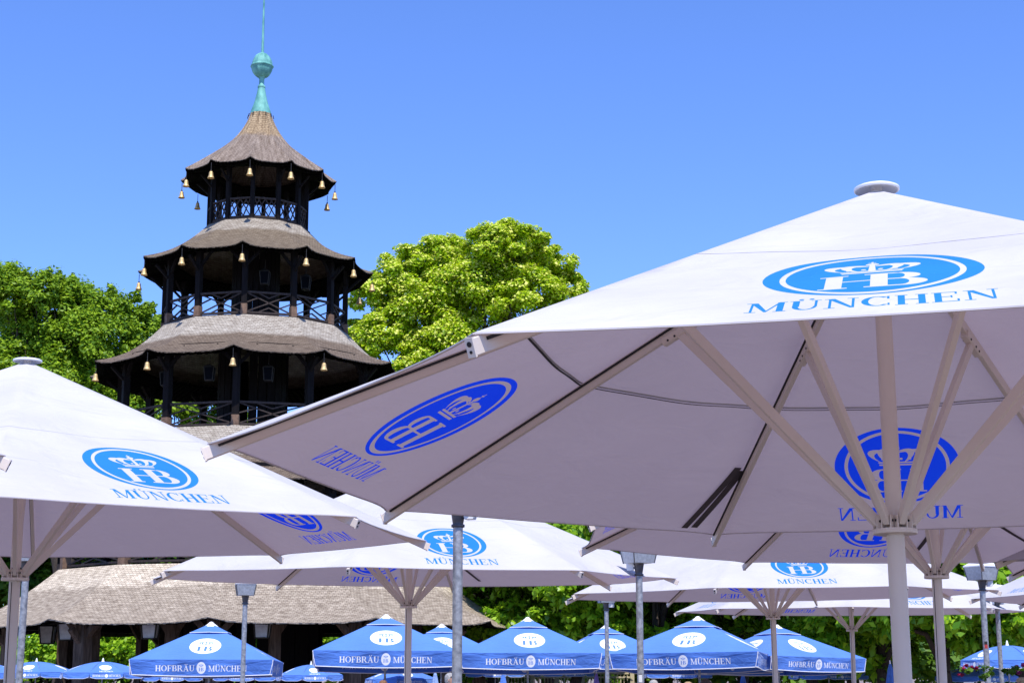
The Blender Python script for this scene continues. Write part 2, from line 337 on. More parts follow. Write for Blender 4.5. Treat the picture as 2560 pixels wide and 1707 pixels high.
def crown_shapes(cx, y0, w, h):
    """royal crown: jewelled band, arches that spread out, orb and cross"""
    X = lambda x: cx + x * w / 2
    Y = lambda y: y0 + y * h
    sh = [[(X(-.56), Y(0.0)), (X(.56), Y(0)), (X(.57), Y(.07)), (X(-.57), Y(.07))], [(X(-.58), Y(.11)), (X(.58), Y(.11)), (X(.60), Y(.17)), (X(-.60), Y(.17))]]
    for s in (-1, 1):
        for (bx, tx, mx) in ((.52, .84, 1.0), (.30, .50, .62)):
            pts_o, pts_i = [], []
            for i in range(13):
                u = i / 12
                # quadratic bezier out and up, then back to the middle
                p0, p1, p2, p3 = (bx, .17), (mx * 1.05, .52), (tx, .86), (.06, .60 if bx > .4 else .66)
                q = [((1 - u) ** 3) * a + 3 * u * (1 - u) ** 2 * b + 3 * u * u * (1 - u) * c + u ** 3 * d for a, b, c, d in zip(p0, p1, p2, p3)]
                wd = .075 + .03 * math.sin(math.pi * u)
                pts_o.append((X(s * (q[0] + wd)), Y(q[1] + wd * .6))); pts_i.append((X(s * max(0, q[0] - wd)), Y(q[1] - wd * .6)))
            sh.append(pts_o + pts_i[::-1])
        for i, bx in enumerate((.16, .44)):
            sh.append(ell(X(s * bx), Y(.30), w * .025, h * .05, 10))
    sh.append([(X(-.07), Y(.17)), (X(.07), Y(.17)), (X(.05), Y(.72)), (X(-.05), Y(.72))])
    sh.append(ell(X(0), Y(.80), w * .065, h * .095, 16))
    sh.append(rect(X(-.02), Y(.88), X(.02), Y(1.06))); sh.append(rect(X(-.075), Y(.95), X(.075), Y(.985)))
    return sh
def hb_ligature():
    a, b, y = .22, .05, .05
    P = []
    for x in (.08, .66): P += [rect(x, .02, x + a, .98), rect(x - .08, 0, x + a + .07, y), rect(x - .08, 1 - y, x + a + .07, 1)]
    P += [rect(.28, .475, .68, .525), rect(.8, .945, 1.05, 1), rect(.8, .495, 1.06, .55), rect(.8, 0, 1.05, .055)]
    P += [band(1.03, .755, .27, .245, .20, .055, -91, 91), band(1.04, .275, .34, .275, .23, .055, -91, 91)]
    return P, 1.38
HBW, HBw = hb_ligature()
MUN, MUNw = word('MÜNCHEN', gap=0.06)
HOF, HOFw = word('HOFBRÄU', gap=0.05)

# ------------------------------------------------------------------ ground
g = MB(); n = 24
xs = [-400 + 800 * i / n for i in range(n + 1)]; ys = [-120 + 900 * i / n for i in range(n + 1)]
g.add([(x, y, 0) for y in ys for x in xs], [(j * (n + 1) + i, j * (n + 1) + i + 1, (j + 1) * (n + 1) + i + 1, (j + 1) * (n + 1) + i) for j in range(n) for i in range(n)])
tag(g.build('ground', M['gravel']), kind='structure')

# ------------------------------------------------------------------ pagoda tower
TX, TY = -9.494, 57.0
tower = empty('pagoda_tower', (TX, TY, 0), 'dark timber pagoda tower with shingled roofs and a copper finial', 'tower')
tower.rotation_euler = (0, R(-0.31), R(2.86))
def dirv(a): return Vector((math.cos(a), math.sin(a), 0))
def ca(k): return -math.pi / 2 + k * math.pi / 6            # corner angles of the twelve-sided tower
NS = 10
def roof(prof, mt, sag, flare, under):
    """profile list of (corner radius, z); straight sides between corners, eaves dipping between upturned corners"""
    mb = MB(); so = MB(); P = []
    for i in range(len(prof) - 1):
        m_ = 3
        for j in range(m_): P.append(tuple(prof[i][q] + (prof[i + 1][q] - prof[i][q]) * j / m_ for q in (0, 1)))
    P.append(prof[-1])
    # smooth the profile
    for _ in range(3): P = [P[0]] + [tuple((P[i - 1][q] + 2 * P[i][q] + P[i + 1][q]) / 4 for q in (0, 1)) for i in range(1, len(P) - 1)] + [P[-1]]
    K = len(P); L = [0]
    for i in range(1, K): L.append(L[-1] + math.hypot(P[i][0] - P[i - 1][0], P[i][1] - P[i - 1][1]))
    Rm = P[-1][0]
    def pt(k, s, i):
        f = L[i] / L[-1]; w = abs(s)                       # s in -1..1 across one side
        r = P[i][0] * (math.cos(R(15)) / math.cos(R(15) * s)); 
        z = P[i][1] - sag * (1 - w ** 4.5) * f ** 2 
        r -= flare * (1 - w ** 4) * f ** 3
        return dirv(ca(k + .5) + s * R(15)) * r + Vector((0, 0, z + HC))
    jr = random.Random(3)
    for k in range(12):
        for si in range(NS):
            s0, s1 = -1 + 2 * si / NS, -1 + 2 * (si + 1) / NS
            vs = []; uvs = []
            for i in range(K):
                for s in (s0, s1):
                    p = pt(k, s, i)
                    vs.append(p); uvs.append((s / 2 * R(30) * P[i][0] + k * 5.17, L[i]))
            mb.add(vs, [(2 * i, 2 * i + 2, 2 * i + 3, 2 * i + 1) for i in range(K - 1)], 0, uvs, smooth=True)
            # ragged butt ends of the lowest course, and the drip edge
            a, b = pt(k, s0, K - 1), pt(k, s1, K - 1)
            nn = 5
            for q in range(nn):
                a2, b2 = a.lerp(b, q / nn), a.lerp(b, (q + 1) / nn)
                dz = jr.uniform(.022, .045); o = (a2 - Vector((0, 0, a2.z))).normalized() * jr.uniform(0.0, .02)
                mb.add([a2, b2, b2 + o - Vector((0, 0, dz)), a2 + o - Vector((0, 0, dz))], [(0, 1, 2, 3)], 0, [((si * 5 + q) * .17 + k * 5.17, L[-1] - .1), ((si * 5 + q + 1) * .17 + k * 5.17, L[-1] - .1), ((si * 5 + q + 1) * .17 + k * 5.17, L[-1]), ((si * 5 + q) * .17 + k * 5.17, L[-1])])
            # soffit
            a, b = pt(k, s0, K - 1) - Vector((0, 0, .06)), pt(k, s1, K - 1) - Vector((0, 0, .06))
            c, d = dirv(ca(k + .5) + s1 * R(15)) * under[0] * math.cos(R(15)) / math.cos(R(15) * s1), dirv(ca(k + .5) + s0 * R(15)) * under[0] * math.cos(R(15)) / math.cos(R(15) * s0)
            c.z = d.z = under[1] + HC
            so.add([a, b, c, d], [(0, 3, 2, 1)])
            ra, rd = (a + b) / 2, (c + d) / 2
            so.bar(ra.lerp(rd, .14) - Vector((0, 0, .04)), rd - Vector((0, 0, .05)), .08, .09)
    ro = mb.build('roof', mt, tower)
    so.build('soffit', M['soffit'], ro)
    return ro
R1 = [(.40, 20.80), (.56, 20.35), (.88, 19.82), (1.36, 19.32), (1.86, 18.94), (2.4, 18.52), (2.93, 18.16)]
R2 = [(1.98, 16.10), (2.45, 15.62), (3.1, 15.12), (3.75, 14.79), (4.38, 14.60)]
R3 = [(3.50, 12.17), (4.1, 11.52), (4.75, 11.02), (5.4, 10.74), (5.96, 10.60)]
R4 = [(5.05, 8.02), (5.75, 7.30), (6.5, 6.70), (7.1, 6.36), (7.6, 6.18)]
R5 = [(6.85, 3.34), (7.6, 2.72), (8.4, 2.18), (9.1, 1.80), (9.9, 1.55)]
ROOFS = [roof(R1, M['sh1'], .10, .10, (1.5, 18.35)), roof(R2, M['sh2'], .13, .12, (2.9, 14.75)),
         roof(R3, M['sh3'], .15, .14, (4.2, 10.85)), roof(R4, M['sh4'], .15, .15, (5.6, 6.6)), roof(R5, M['sh5'], .16, .14, (7.4, 2.1))]

# storeys: (post ring radius, floor z, top z, post width, rail top, pattern)
ST_ = [(1.82, 16.14, 18.34, .15, 16.93, 'fret'), (3.34, 12.20, 14.72, .19, 13.02, 'cross'), (4.80, 8.02, 10.84, .23, 8.86, 'cross'), (6.62, 3.36, 6.5, .26, 4.2, 'cross'), (8.35, -HC, 1.66, .40, None, None)]
for si, (rr, z0, z1, w, rt, pat) in enumerate(ST_):
    z0 += HC; z1 += HC
    for k in range(12):
        p = dirv(ca(k)) * rr; mb = MB()
        Mz = Matrix.Rotation(ca(k), 3, 'Z')
        mb.box((p.x, p.y, (z0 + z1) / 2), (w, w, z1 - z0 + .1), 0, Mz)
        if si not in (0, 4): mb.box((p.x, p.y, z0 + .17), (w + .03, w + .03, .42), 1, Mz)  # foot block paints the sunlit part below the eave shadow
        h = min(.7, (z1 - z0) * .28)
        tgt = dirv(ca(k) + math.pi / 2)
        if si > 0:
            for s in (-1, 1):                                   # knee braces
                mb.bar(p + tgt * s * .04 + Vector((0, 0, z1 - h)), p + tgt * s * h + Vector((0, 0, z1 - .02)), w * .5, w * .45, 0)
        o = p.normalized()
        mb.bar(p + Vector((0, 0, z1 - h * 1.3)), p + o * h * .8 + Vector((0, 0, z1 - h * .55)), w * .45, w * .4, 0)
        mb.build('gallery_post', [M['hallpost'] if si == 4 else M['wood'], M['woodsunlit']], tower)
    # ring beam
    mb = MB()
    for k in range(12):
        a, b = dirv(ca(k)) * rr, dirv(ca(k + 1)) * rr
        mb.bar(a + Vector((0, 0, z1 - .02)), b + Vector((0, 0, z1 - .02)), w * .8, w * .9)
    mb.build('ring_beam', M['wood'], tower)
    if rt is None: continue
    rt += HC
    # deck
    mb = MB(); ro = rr + .16
    top = [dirv(ca(k)) * ro + Vector((0, 0, z0)) for k in range(12)]; bot = [p - Vector((0, 0, .14)) for p in top]
    mb.add(top + bot, [tuple(range(12)), tuple(range(12, 24))[::-1]] + [(k, 12 + k, 12 + (k + 1) % 12, (k + 1) % 12) for k in range(12)])
    mb.build('deck', M['woodrail'], tower)
    for k in range(12):                                        # balustrades
        a, b = dirv(ca(k)) * rr, dirv(ca(k + 1)) * rr; d = (b - a).normalized(); L = (b - a).length
        a = a + d * w * .5; b = b - d * w * .5; L = (b - a).length
        mb = MB(); zb = z0 + .09
        P = lambda u, v: a + d * (L * u) + Vector((0, 0, zb + (rt - zb) * v))
        mb.bar(P(0, 1), P(1, 1), .09, .07); mb.bar(P(0, 0), P(1, 0), .07, .07)
        th = .045
        if pat == 'fret':
            for u in (.0, .33, .66): mb.bar(P(u, .03), P(min(1, u + .5), .97), th * .8, th * .8)
            for u in (1.0, .67, .34): mb.bar(P(u, .03), P(max(0, u - .5), .97), th * .8, th * .8)
            mb.bar(P(0, .5), P(.26, .97), th * .8, th * .8); mb.bar(P(1, .5), P(.74, .97), th * .8, th * .8)
            mb.bar(P(.5, .08), P(.5, .35), th * .8, th * .8)
        else:
            mb.bar(P(0, .04), P(1, .96), th, th); mb.bar(P(0, .96), P(1, .04), th, th)
            mb.bar(P(.27, .04), P(.5, .26), th, th); mb.bar(P(.73, .04), P(.5, .26), th, th)
            mb.bar(P(.27, .96), P(.5, .74), th, th); mb.bar(P(.73, .96), P(.5, .74), th, th)
            mb.bar(P(0, .5), P(.25, .73), th, th); mb.bar(P(1, .5), P(.75, .27), th, th)
        mb.build('balustrade', M['woodrail'], tower)
# stair core with plank walls, leaving the galleries open round it
for (r, z0, z1) in ((.85, 12.2, 15.3), (1.25, 8.0, 11.4), (1.9, 3.3, 7.2), (2.7, -HC, 2.9)):
    mb = MB()
    for k in range(24):
        if k % 6 == 5 and r > 1: continue                        # doorways let the light through
        a0, a1 = k * R(15), (k + .92) * R(15)
        p, q = dirv(a0) * r, dirv(a1) * r
        zt = Vector((0, 0, z1 + HC)); zb = Vector((0, 0, z0 + HC))
        mb.bar((p + q) / 2 + zb, (p + q) / 2 + zt, (p - q).length, .08, 0, up=(p + q).normalized())
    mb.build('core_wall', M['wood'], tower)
# inner posts of the open ground storey
for k in range(12):
    p = dirv(ca(k + .5)) * 6.3; mb = MB()
    mb.box((p.x, p.y, 1.95), (.34, .34, 3.9), 0, Matrix.Rotation(ca(k + .5), 3, 'Z'))
    for s in (-1, 1):
        tgt = dirv(ca(k + .5) + math.pi / 2)
        mb.bar(p + tgt * s * .1 + Vector((0, 0, 2.9)), p + tgt * s * .7 + Vector((0, 0, 3.75)), .16, .16)
    mb.build('inner_post', M['hallpost'], tower)
# copper finial: cone, neck, ball, spire
fin = MB()
fin.lathe([(.40, 20.78), (.40, 20.84), (.33, 21.05), (.25, 21.3), (.18, 21.6), (.13, 21.88)], 24, (0, 0, HC))
cone = fin.build('copper_cone', M['copper'], tower)
b = MB(); b.lathe([(.145, 21.86), (.15, 21.9), (.145, 21.94), (.10, 21.97), (.095, 22.2), (.12, 22.28)], 20, (0, 0, HC)); b.build('copper_neck', M['copper'], cone)
b = MB()
prof = [(.12, 22.25)] + [(.405 * math.cos(R(a)), 22.70 + .44 * math.sin(R(a))) for a in range(-70, -2, 10)] + [(.425, 22.69), (.45, 22.72), (.45, 22.75), (.41, 22.78)] + [(.40 * math.cos(R(a)), 22.76 + .53 * math.sin(R(a))) for a in range(5, 90, 8)] + [(.02, 23.3)]
b.lathe(prof, 10, (0, 0, HC), smooth=False); b.build('copper_ball', M['copper'], tower)
b = MB(); b.tube((0, 0, 23.26 + HC), (0, 0, 25.3 + HC), .052, .034, 10); b.tube((0, 0, 25.3 + HC), (0, 0, 26.4 + HC), .034, .012, 8); b.build('lightning_spire', M['copper'], tower)
b = MB()
for k in range(12): b.bar(dirv(ca(k)) * .5 + Vector((0, 0, 20.62 + HC)), dirv(ca(k)) * .47 + Vector((0, 0, 20.75 + HC)), .03, .03)
b.build('snow_hook', M['iron'], ROOFS[0])

# ------------------------------------------------------------------ bells on the eaves
bell_me = None
def bell_mesh():
    mb = MB(); mb.lathe([(.012, 0.0), (.05, -.01), (.075, -.05), (.08, -.11), (.095, -.19), (.125, -.26), (.135, -.285), (.12, -.285), (.0, -.15)], 18)
    return mb.mesh('bell', M['gold'])
def hanger_mesh():
    mb = MB(); mb.tube((0, 0, .02), (0, 0, .36), .013, .013, 6); mb.lathe([(.03, .0), (.035, .03), (.012, .07)], 10); return mb.mesh('hanger', M['iron'])
BM, HM = bell_mesh(), hanger_mesh()
TMAT = Matrix.Translation((TX, TY, 0)) @ tower.rotation_euler.to_matrix().to_4x4()
ORD = {1: 'first', 2: 'second', 3: 'third', 4: 'fourth', 5: 'fifth', 6: 'sixth', 7: 'seventh'}
BL = {
 'top': (2.93, 18.06, {-4: 'dark bell hanging behind the top eave, seen against the sky left of the posts', -3: 'dark outermost left bell of the top roof, hanging below its left tip',
   -2: 'gilt bell under the left tip of the top roof, first of its lit row', -1: 'gilt bell of the top roof, second of its lit row from the left', 0: 'gilt bell under the front corner of the top roof, just left of its middle post',
   1: 'gilt bell of the top roof, fourth of its lit row from the left', 2: 'gilt bell of the top roof, rightmost of its lit front row', 3: 'half shaded bell under the far right tip of the top roof', 4: 'dark bell hanging behind the top eave, seen against the sky right of the posts'}),
 'second': (4.38, 14.50, {-3: 'dark bell dangling against the sky below the left tip of the second roof', -2: 'pale gilt bell at the left tip of the second roof', -1: 'gilt bell of the second roof, left of its front corner',
   0: 'gilt bell under the front corner of the second roof', 1: 'gilt bell of the second roof, right of its front corner', 2: 'gilt bell of the second roof, nearest its right tip', 3: 'pale gilt bell below the right tip of the second roof, against the lime green tree', 4: 'shaded bell at the back of the second eave, in front of the lime green tree'}),
 'third': (5.96, 10.50, {-2: 'gilt bell at the left tip of the third roof, above the left white parasol', -1: 'gilt bell of the third roof, second from the left', 0: 'gilt bell under the front corner of the third roof', 1: 'gilt bell of the third roof, right of its front corner'}),
}
for tier, (rr, z, ks) in BL.items():
    for k, lab in ks.items():
        p = TMAT @ (dirv(ca(k)) * (rr - .05) + Vector((0, 0, z - .36 + HC)))
        t = empty('eave_bell', p, lab, 'bell', 'bells hanging from the tower eaves', rz=random.uniform(0, 3)); t.scale = (.92,) * 3
        link('bell_cup', BM, t); link('hanger', HM, t)

# ------------------------------------------------------------------ lanterns hanging in the galleries
def lantern_parts():
    f = MB(); gl = MB()
    for sx in (-1, 1):
        for sy in (-1, 1): f.bar((sx * .13, sy * .13, -.45), (sx * .17, sy * .17, 0), .025, .025)
    f.lathe([(.0, .12), (.06, .1), (.25, .0), (.25, -.02)], 4, ph=R(45)); f.lathe([(.2, -.45), (.2, -.48), (0, -.48)], 4, ph=R(45)); f.tube((0, 0, .1), (0, 0, .45), .012, .012, 6)
    gl.lathe([(.17, -.45), (.22, -.02)], 4, ph=R(45), smooth=False); gl.tube((0, 0, -.35), (0, 0, -.15), .03, .03, 8)
    return f.mesh('frame', M['iron']), gl.mesh('panes', M['glass'])
LF, LG = lantern_parts()
LG2 = LG.copy(); LG2.materials.clear(); LG2.materials.append(M['glasspale'])
LT = [(1.9, 'the lowest roof', [(-3.2, 7.2), (-1.45, 7.4), (-.55, 7.5), (.35, 7.5), (1.3, 7.4)]), (10.45, 'the third roof', [(-1.35, 4.1), (-.45, 4.3), (.45, 4.3)]), (14.25, 'the second roof', [(.45, 2.6), (1.6, 2.7)])]
WHERE = {'the lowest roof': ['at the far left of the open hall', 'left of the front blue umbrella', 'above the left slope of the front blue umbrella', 'hanging between two front posts right of the middle', 'near the right front posts'],
         'the third roof': ['left of the front post, in deep shade', 'just left of the front post', 'just right of the front post'], 'the second roof': ['right of the front post', 'near the right posts']}
for z, nm, L_ in LT:
    for i, (k, rr) in enumerate(L_):
        p = TMAT @ (dirv(ca(k)) * rr + Vector((0, 0, z - .3 + HC)))
        t = empty('hanging_lantern', p, 'glazed lantern under %s, %s' % (nm, WHERE[nm][i]), 'lantern', 'lanterns in the tower galleries')
        if nm == 'the lowest roof': t.scale = (1.5, 1.5, 1.35)
        link('frame', LF, t); g_ = link('panes', LG, t)
        if nm == 'the lowest roof': g_.data = LG2

# ------------------------------------------------------------------ big white parasols
RV, ZE, ZT, ZH = 3.5, HC + 1.1485, HC + 2.60, HC + .7765
R0 = .065
PE = RV * math.cos(R(22.5)); P0 = R0 * math.cos(R(22.5)); SL = (ZT - ZE) / (RV - R0) / math.cos(R(22.5)); KS = math.hypot(1, SL)
TSEAM = .55
def pz(q, p):
    """height of one canopy panel; q across, p outward in plan"""
    t = (p - P0) / (PE - P0); s = min(1, abs(q) / max(1e-6, p * math.tan(R(22.5))))
    return ZT - SL * (p - P0) + (.006 * math.sin(8.5 * q + 3 * p) + .005 * math.sin(6 * q - 4.6 * p)) * 3.2 * max(0, t - .25) * max(0, 1 - t) * (1 - s ** 6) - .026 * (1 - s * s) * 4 * t * max(0, 1.05 - t) * (1 if t > 0 else 0) - .028 * (1 - s ** 4) * max(0, (t - .8) / .2) ** 2
def canopy_mesh():
    V, F, MI = [], [], []
    for k in range(8):
        logo = k % 2 == 0
        a = R(22.5 + 45 * k); d, e = dirv(a), dirv(a + math.pi / 2)
        # outline in (q, w): w = slope distance
        nE = 28; edge = []
        for i in range(nE + 1):
            s = -1 + 2 * i / nE; p = PE - .055 * (1 - abs(s) ** 7); edge.append((s * math.tan(R(22.5)) * p, p))
        ol = [(-P0 * math.tan(R(22.5)), P0)]
        nr = 14
        pA = edge[0]; pB = edge[-1]
        left = [(-math.tan(R(22.5)) * (P0 + (PE - P0) * i / nr), P0 + (PE - P0) * i / nr) for i in range(nr)]
        right = [(-q, p) for q, p in reversed(left)]
        outline = left + edge + right
        outline = [(q, p * KS) for q, p in outline][::-1]
        grid = []
        for i in range(1, 24):
            p = P0 + (PE - .06 - P0) * i / 24
            m_ = max(1, int(p * 3.2))
            for j in range(-m_, m_ + 1):
                q = p * math.tan(R(22.5)) * j / (m_ + .5)
                grid.append((q, p * KS))
        blue, white, ring_o, ring_i, oe = [], [], None, None, None
        loops = []
        if logo:
            # lettering is laid out with "up" toward the apex: w = wc - y, read from outside
            wc = 2.45 * KS
            mp = lambda P: [(x, wc - y) for x, y in P]
            oe = mp(ell(0, 0, .41, .47, 72)); ro_, ri_ = mp(ell(0, -.008, .345, .442, 72)), mp(ell(0, -.008, .322, .41, 72))
            hb = fit(HBW, HBw, 0.005, -.325, .39 / HBw, .29); cr = crown_shapes(0, .01, .40, .265)
            white = [mp(P) for P in hb + cr]
            blue = [mp(P) for P in fit(MUN, MUNw, 0, -.675, .85 / MUNw, .16)]
            loops = [oe, ro_, ri_] + white + blue
        Vv, Fv, Cn = cdt(outline, loops, grid)
        if logo:
            io, ir, ii = any_in([oe], Cn), any_in([ro_], Cn), any_in([ri_], Cn)
            isb = (io & ~(ir & ~ii) & ~any_in(white, Cn)) | any_in(blue, Cn)
        else: isb = np.zeros(len(Fv), bool)
        b = len(V)
        for q, w in Vv:
            p = w / KS; v = d * p + e * q; v.z = pz(q, p); V.append(tuple(v))
        for f, c in zip(Fv, isb): F.append((b + f[0], b + f[1], b + f[2])); MI.append(int(c))
    me = bpy.data.meshes.new('canopy'); me.from_pydata(V, [], F); me.update(); me.polygons.foreach_set('material_index', MI)
    bm = bmesh.new(); bm.from_mesh(me); bmesh.ops.remove_doubles(bm, verts=bm.verts, dist=.0008); bmesh.ops.recalc_face_normals(bm, faces=bm.faces); bm.to_mesh(me); bm.free()
    me.materials.append(M['canvas']); me.materials.append(M['print'])
    for p in me.polygons: p.use_smooth = True
    me.update(); return me
def rz_(r): return ZT - (ZT - ZE) * (r - R0) / (RV - R0)      # ridge height at radius r
def make_parasol():
    root = empty('market_parasol', (0, 0, 0), 'x', 'parasol', 'large white parasols over the beer garden')
    link('canopy', canopy_mesh(), root)
    h = MB()
    for k in range(8):                                        # turned hem
        a = R(22.5 + 45 * k); d, e = dirv(a), dirv(a + math.pi / 2)
        for i in range(28):
            pts = []
            for s in (-1 + 2 * i / 28, -1 + 2 * (i + 1) / 28):
                p = PE - .055 * (1 - abs(s) ** 7); q = s * math.tan(R(22.5)) * p; v = d * p + e * q; v.z = pz(q, p); pts.append(v)
            h.bar(pts[0] - Vector((0, 0, .004)), pts[1] - Vector((0, 0, .004)), .010, .006)
    h.build('hem', M['hem'], root)
    # seam cord in the canopy: thin welt above, black tape below
    s1, s2 = MB(), MB()
    rs = R0 + TSEAM * (RV - R0)
    for k in range(8):
        a = R(22.5 + 45 * k); d, e = dirv(a), dirv(a + math.pi / 2); p = rs * math.cos(R(22.5)); tq = p * math.tan(R(22.5))
        N = 24
        for i in range(N):
            P = []
            for s in (-1 + 2 * i / N, -1 + 2 * (i + 1) / N): q = s * tq; v = d * p + e * q; v.z = pz(q, p); P.append(v)
            s1.add([P[0] + Vector((0, 0, .004)) - d * .006, P[1] + Vector((0, 0, .004)) - d * .006, P[1] + d * .006 + Vector((0, 0, .004 - .0055)), P[0] + d * .006 + Vector((0, 0, .004 - .0055))], [(0, 3, 2, 1)]); s2.bar(P[0] - Vector((0, 0, .016)), P[1] - Vector((0, 0, .016)), .016, .0012)
    s1.build('seam_welt', M['welt'], root); s2.build('seam_tape', M['black'], root)
    # pole
    mb = MB(); n = 28
    ang = [2 * math.pi * i / n for i in range(n)]
    mb.tube((0, 0, -.3), (0, 0, ZH - .02), .046, .046, n); mb.tube((0, 0, ZH - .02), (0, 0, ZT - .02), .043, .043, n, caps=False)
    pole = mb.build('pole', M['alu'], root)
    gr = MB(); gr.box((-.0445 * math.cos(R(62)), -.0445 * math.sin(R(62)) , (ZH - .3) / 2), (.006, .006, ZH + .25), 0, Matrix.Rotation(R(62), 3, 'Z'))
    gr.build('groove', M['black'], pole)
    # lower hub
    mb = MB(); mb.lathe([(.045, ZH - .012), (.112, ZH - .012), (.114, ZH), (.112, ZH + .012), (.045, ZH + .012)], 32, smooth=False)
    hub = mb.build('hub_plate', M['alu'], root)
    br, bo = MB(), MB()
    for k in range(8):
        d = dirv(R(45 * k)); e = dirv(R(45 * k + 90))
        for s in (-1, 1): br.bar(d * .05 + e * s * .024 + Vector((0, 0, ZH + .045)), d * .108 + e * s * .024 + Vector((0, 0, ZH + .045)), .006, .066)
        bo.tube(d * .088 - e * .031 + Vector((0, 0, ZH + .05)), d * .088 + e * .031 + Vector((0, 0, ZH + .05)), .007, .007, 10)
        d2 = dirv(R(45 * k + 22.5)); bo.tube(d2 * .043 + Vector((0, 0, ZH + .05)), d2 * .05 + Vector((0, 0, ZH + .05)), .008, .008, 10); 
        if k % 2: bo.tube(d2 * .043 + Vector((0, 0, ZH + .09)), d2 * .05 + Vector((0, 0, ZH + .09)), .007, .007, 10)
    br.build('hub_bracket', M['alu'], hub); bo.build('bolt', M['black'], hub)
    # cap and upper hub
    mb = MB(); zc = HC + 2.632; mb.lathe([(0, zc + .018), (.06, zc + .016), (.108, zc + .011), (.1215, zc + .004), (.1215, zc - .008), (.114, zc - .012), (.108, zc - .004), (.06, zc + .012), (.03, zc + .014), (.028, zc - .06)], 40)
    mb.build('top_cap', M['cap'], root)
    mb = MB(); mb.lathe([(.05, ZT - .16), (.11, ZT - .16), (.115, ZT - .06), (.05, ZT - .06)], 24); mb.build('upper_hub', M['alu'], root)
    # ribs and struts
    rj = R0 + .355 * (RV - R0)
    for k in range(8):
        d = dirv(R(45 * k)); e = dirv(R(45 * k + 90)); mb = MB()
        up = Vector((-(rz_(3.5) - rz_(0.5)) / 3.0 * d.x, -(rz_(3.5) - rz_(.5)) / 3.0 * d.y, 1)).normalized()
        off = up * -.046
        a = d * .10 + Vector((0, 0, rz_(.10))) + off; b = d * (RV + .035) + Vector((0, 0, rz_(RV + .035))) + off
        # straight rib whose last part bends down a touch
        mb.bar(a, b, .030, .064, 0, up=up, bev=.003)
        rib = mb.build('rib', M['alu'], root)
        dr = (b - a).normalized()
        ec = MB(); ec.bar(b - dr * .004, b + dr * .006, .034, .070, 0, up=up); cap = ec.build('end_cap', M['alu'], rib)
        ho = MB(); ho.tube(b + dr * .004 + up * .012, b + dr * .008 + up * .012, .010, .010, 12); ho.tube(b + dr * .004 - up * .016, b + dr * .008 - up * .016, .006, .006, 10); ho.build('end_hole', M['black'], rib)
        tp = MB(); tp.bar(d * .35 + e * .019 + Vector((0, 0, rz_(.35) - .034)), d * (RV - .05) + e * .019 + Vector((0, 0, rz_(RV - .05) - .034)), .009, .012); tp.build('keder_tape', M['black'], rib)
        jb = d * rj + Vector((0, 0, rz_(rj))) - up * .088
        bk = MB(); bk.bar(jb - dr * .10 + up * .012, jb + dr * .12 + up * .012, .046, .05, 0, up=up, bev=.006); bk.build('bracket', M['alu'], rib)
        bt = MB()
        for s in (-1, 1): 
            for o in (-.05, .03, .08): bt.tube(jb + dr * o + e * s * .022, jb + dr * o + e * s * .026, .007, .007, 8)
        bt.build('bolt', M['black'], rib)
        st = MB(); s0 = d * .088 + Vector((0, 0, ZH + .045)); s1_ = jb - up * .0
        st.bar(s0, s1_, .032, .050, 0, up=up, bev=.003); st.build('strut', M['alu'], root)
    return root
P_ = make_parasol()
UMB = [  # x, y, rot, tilt x, tilt y, dz, label
 (1.972, 8.088, 53.0, .13, 1.52, -.079, 'nearest white parasol, filling the right side, its open underside facing the viewer'),
 (-4.152, 13.255, 14.5, -.13, -.77, -.034, 'white parasol with round cap at the left edge, its blue emblem side tilted right'),
 (-1.359, 20.877, -7.3, .24, -1.16, .033, 'white parasol in the middle distance before the lowest roof, behind a thick lamp pole'),
 (3.919, 14.626, -23.3, .28, .43, .063, 'white parasol directly behind the nearest one, its grooved pole beside the nearest pole'),
 (4.178, 25.438, -22.3, -.53, -.65, .028, 'broad low white parasol whose emblem shows under the rear edge of the two nearest'),
 (6.751, 31.688, -11.5, .15, -.60, -.011, 'farthest white parasol with a pale wide canopy and thin pole before the chestnut trees'),
 (8.72, 17.16, 2.7, 0, 0, .0, 'white parasol cut off by the right edge, only its left ribs showing above a lamp'),
 (11.0, 25.5, -12.0, 0, 0, .0, 'white parasol rising to the right edge, its left tip crossing two lamp posts'),
 (-6.235, 8.03, 8.0, 0, 0, .0, 'white parasol almost wholly beyond the left edge, only one rib tip in view'),
]
UOBJ = []
for i, (x, y, r, tx, ty, dz, lab) in enumerate(UMB):
    o = P_ if i == 0 else copy_tree(P_)
    tx, ty = R(tx), R(ty)
    m = Matrix.Rotation(tx, 3, 'Y') @ Matrix.Rotation(-ty, 3, 'X') @ Matrix.Rotation(R(r), 3, 'Z')
    o.rotation_euler = m.to_euler('XYZ'); piv = HC + .7765 - 1
    o.location = (x - tx * piv, y - ty * piv, dz); o['label'] = lab
    UOBJ.append(o)
for c_ in UOBJ[0].children:
    if c_.name.startswith('pole'): c_.rotation_euler = (0, 0, R(150))
def panel(kk, s, t):
    aa = R(22.5 + 45 * kk); d, e = dirv(aa), dirv(aa + math.pi / 2); p = P0 + t * (PE - P0); q = s * math.tan(R(22.5)) * p; v = d * p + e * q; v.z = pz(q, p) - .014; return v
STR = {0: [((1, -.975, .755), (1, -.83, .965)), ((1, -.93, .745), (1, -.765, .968))], 2: [((1, .80, .74), (1, .58, .93))], 3: [((1, .93, .60), (1, .38, .93)), ((2, -.86, .55), (2, -.42, .92))]}
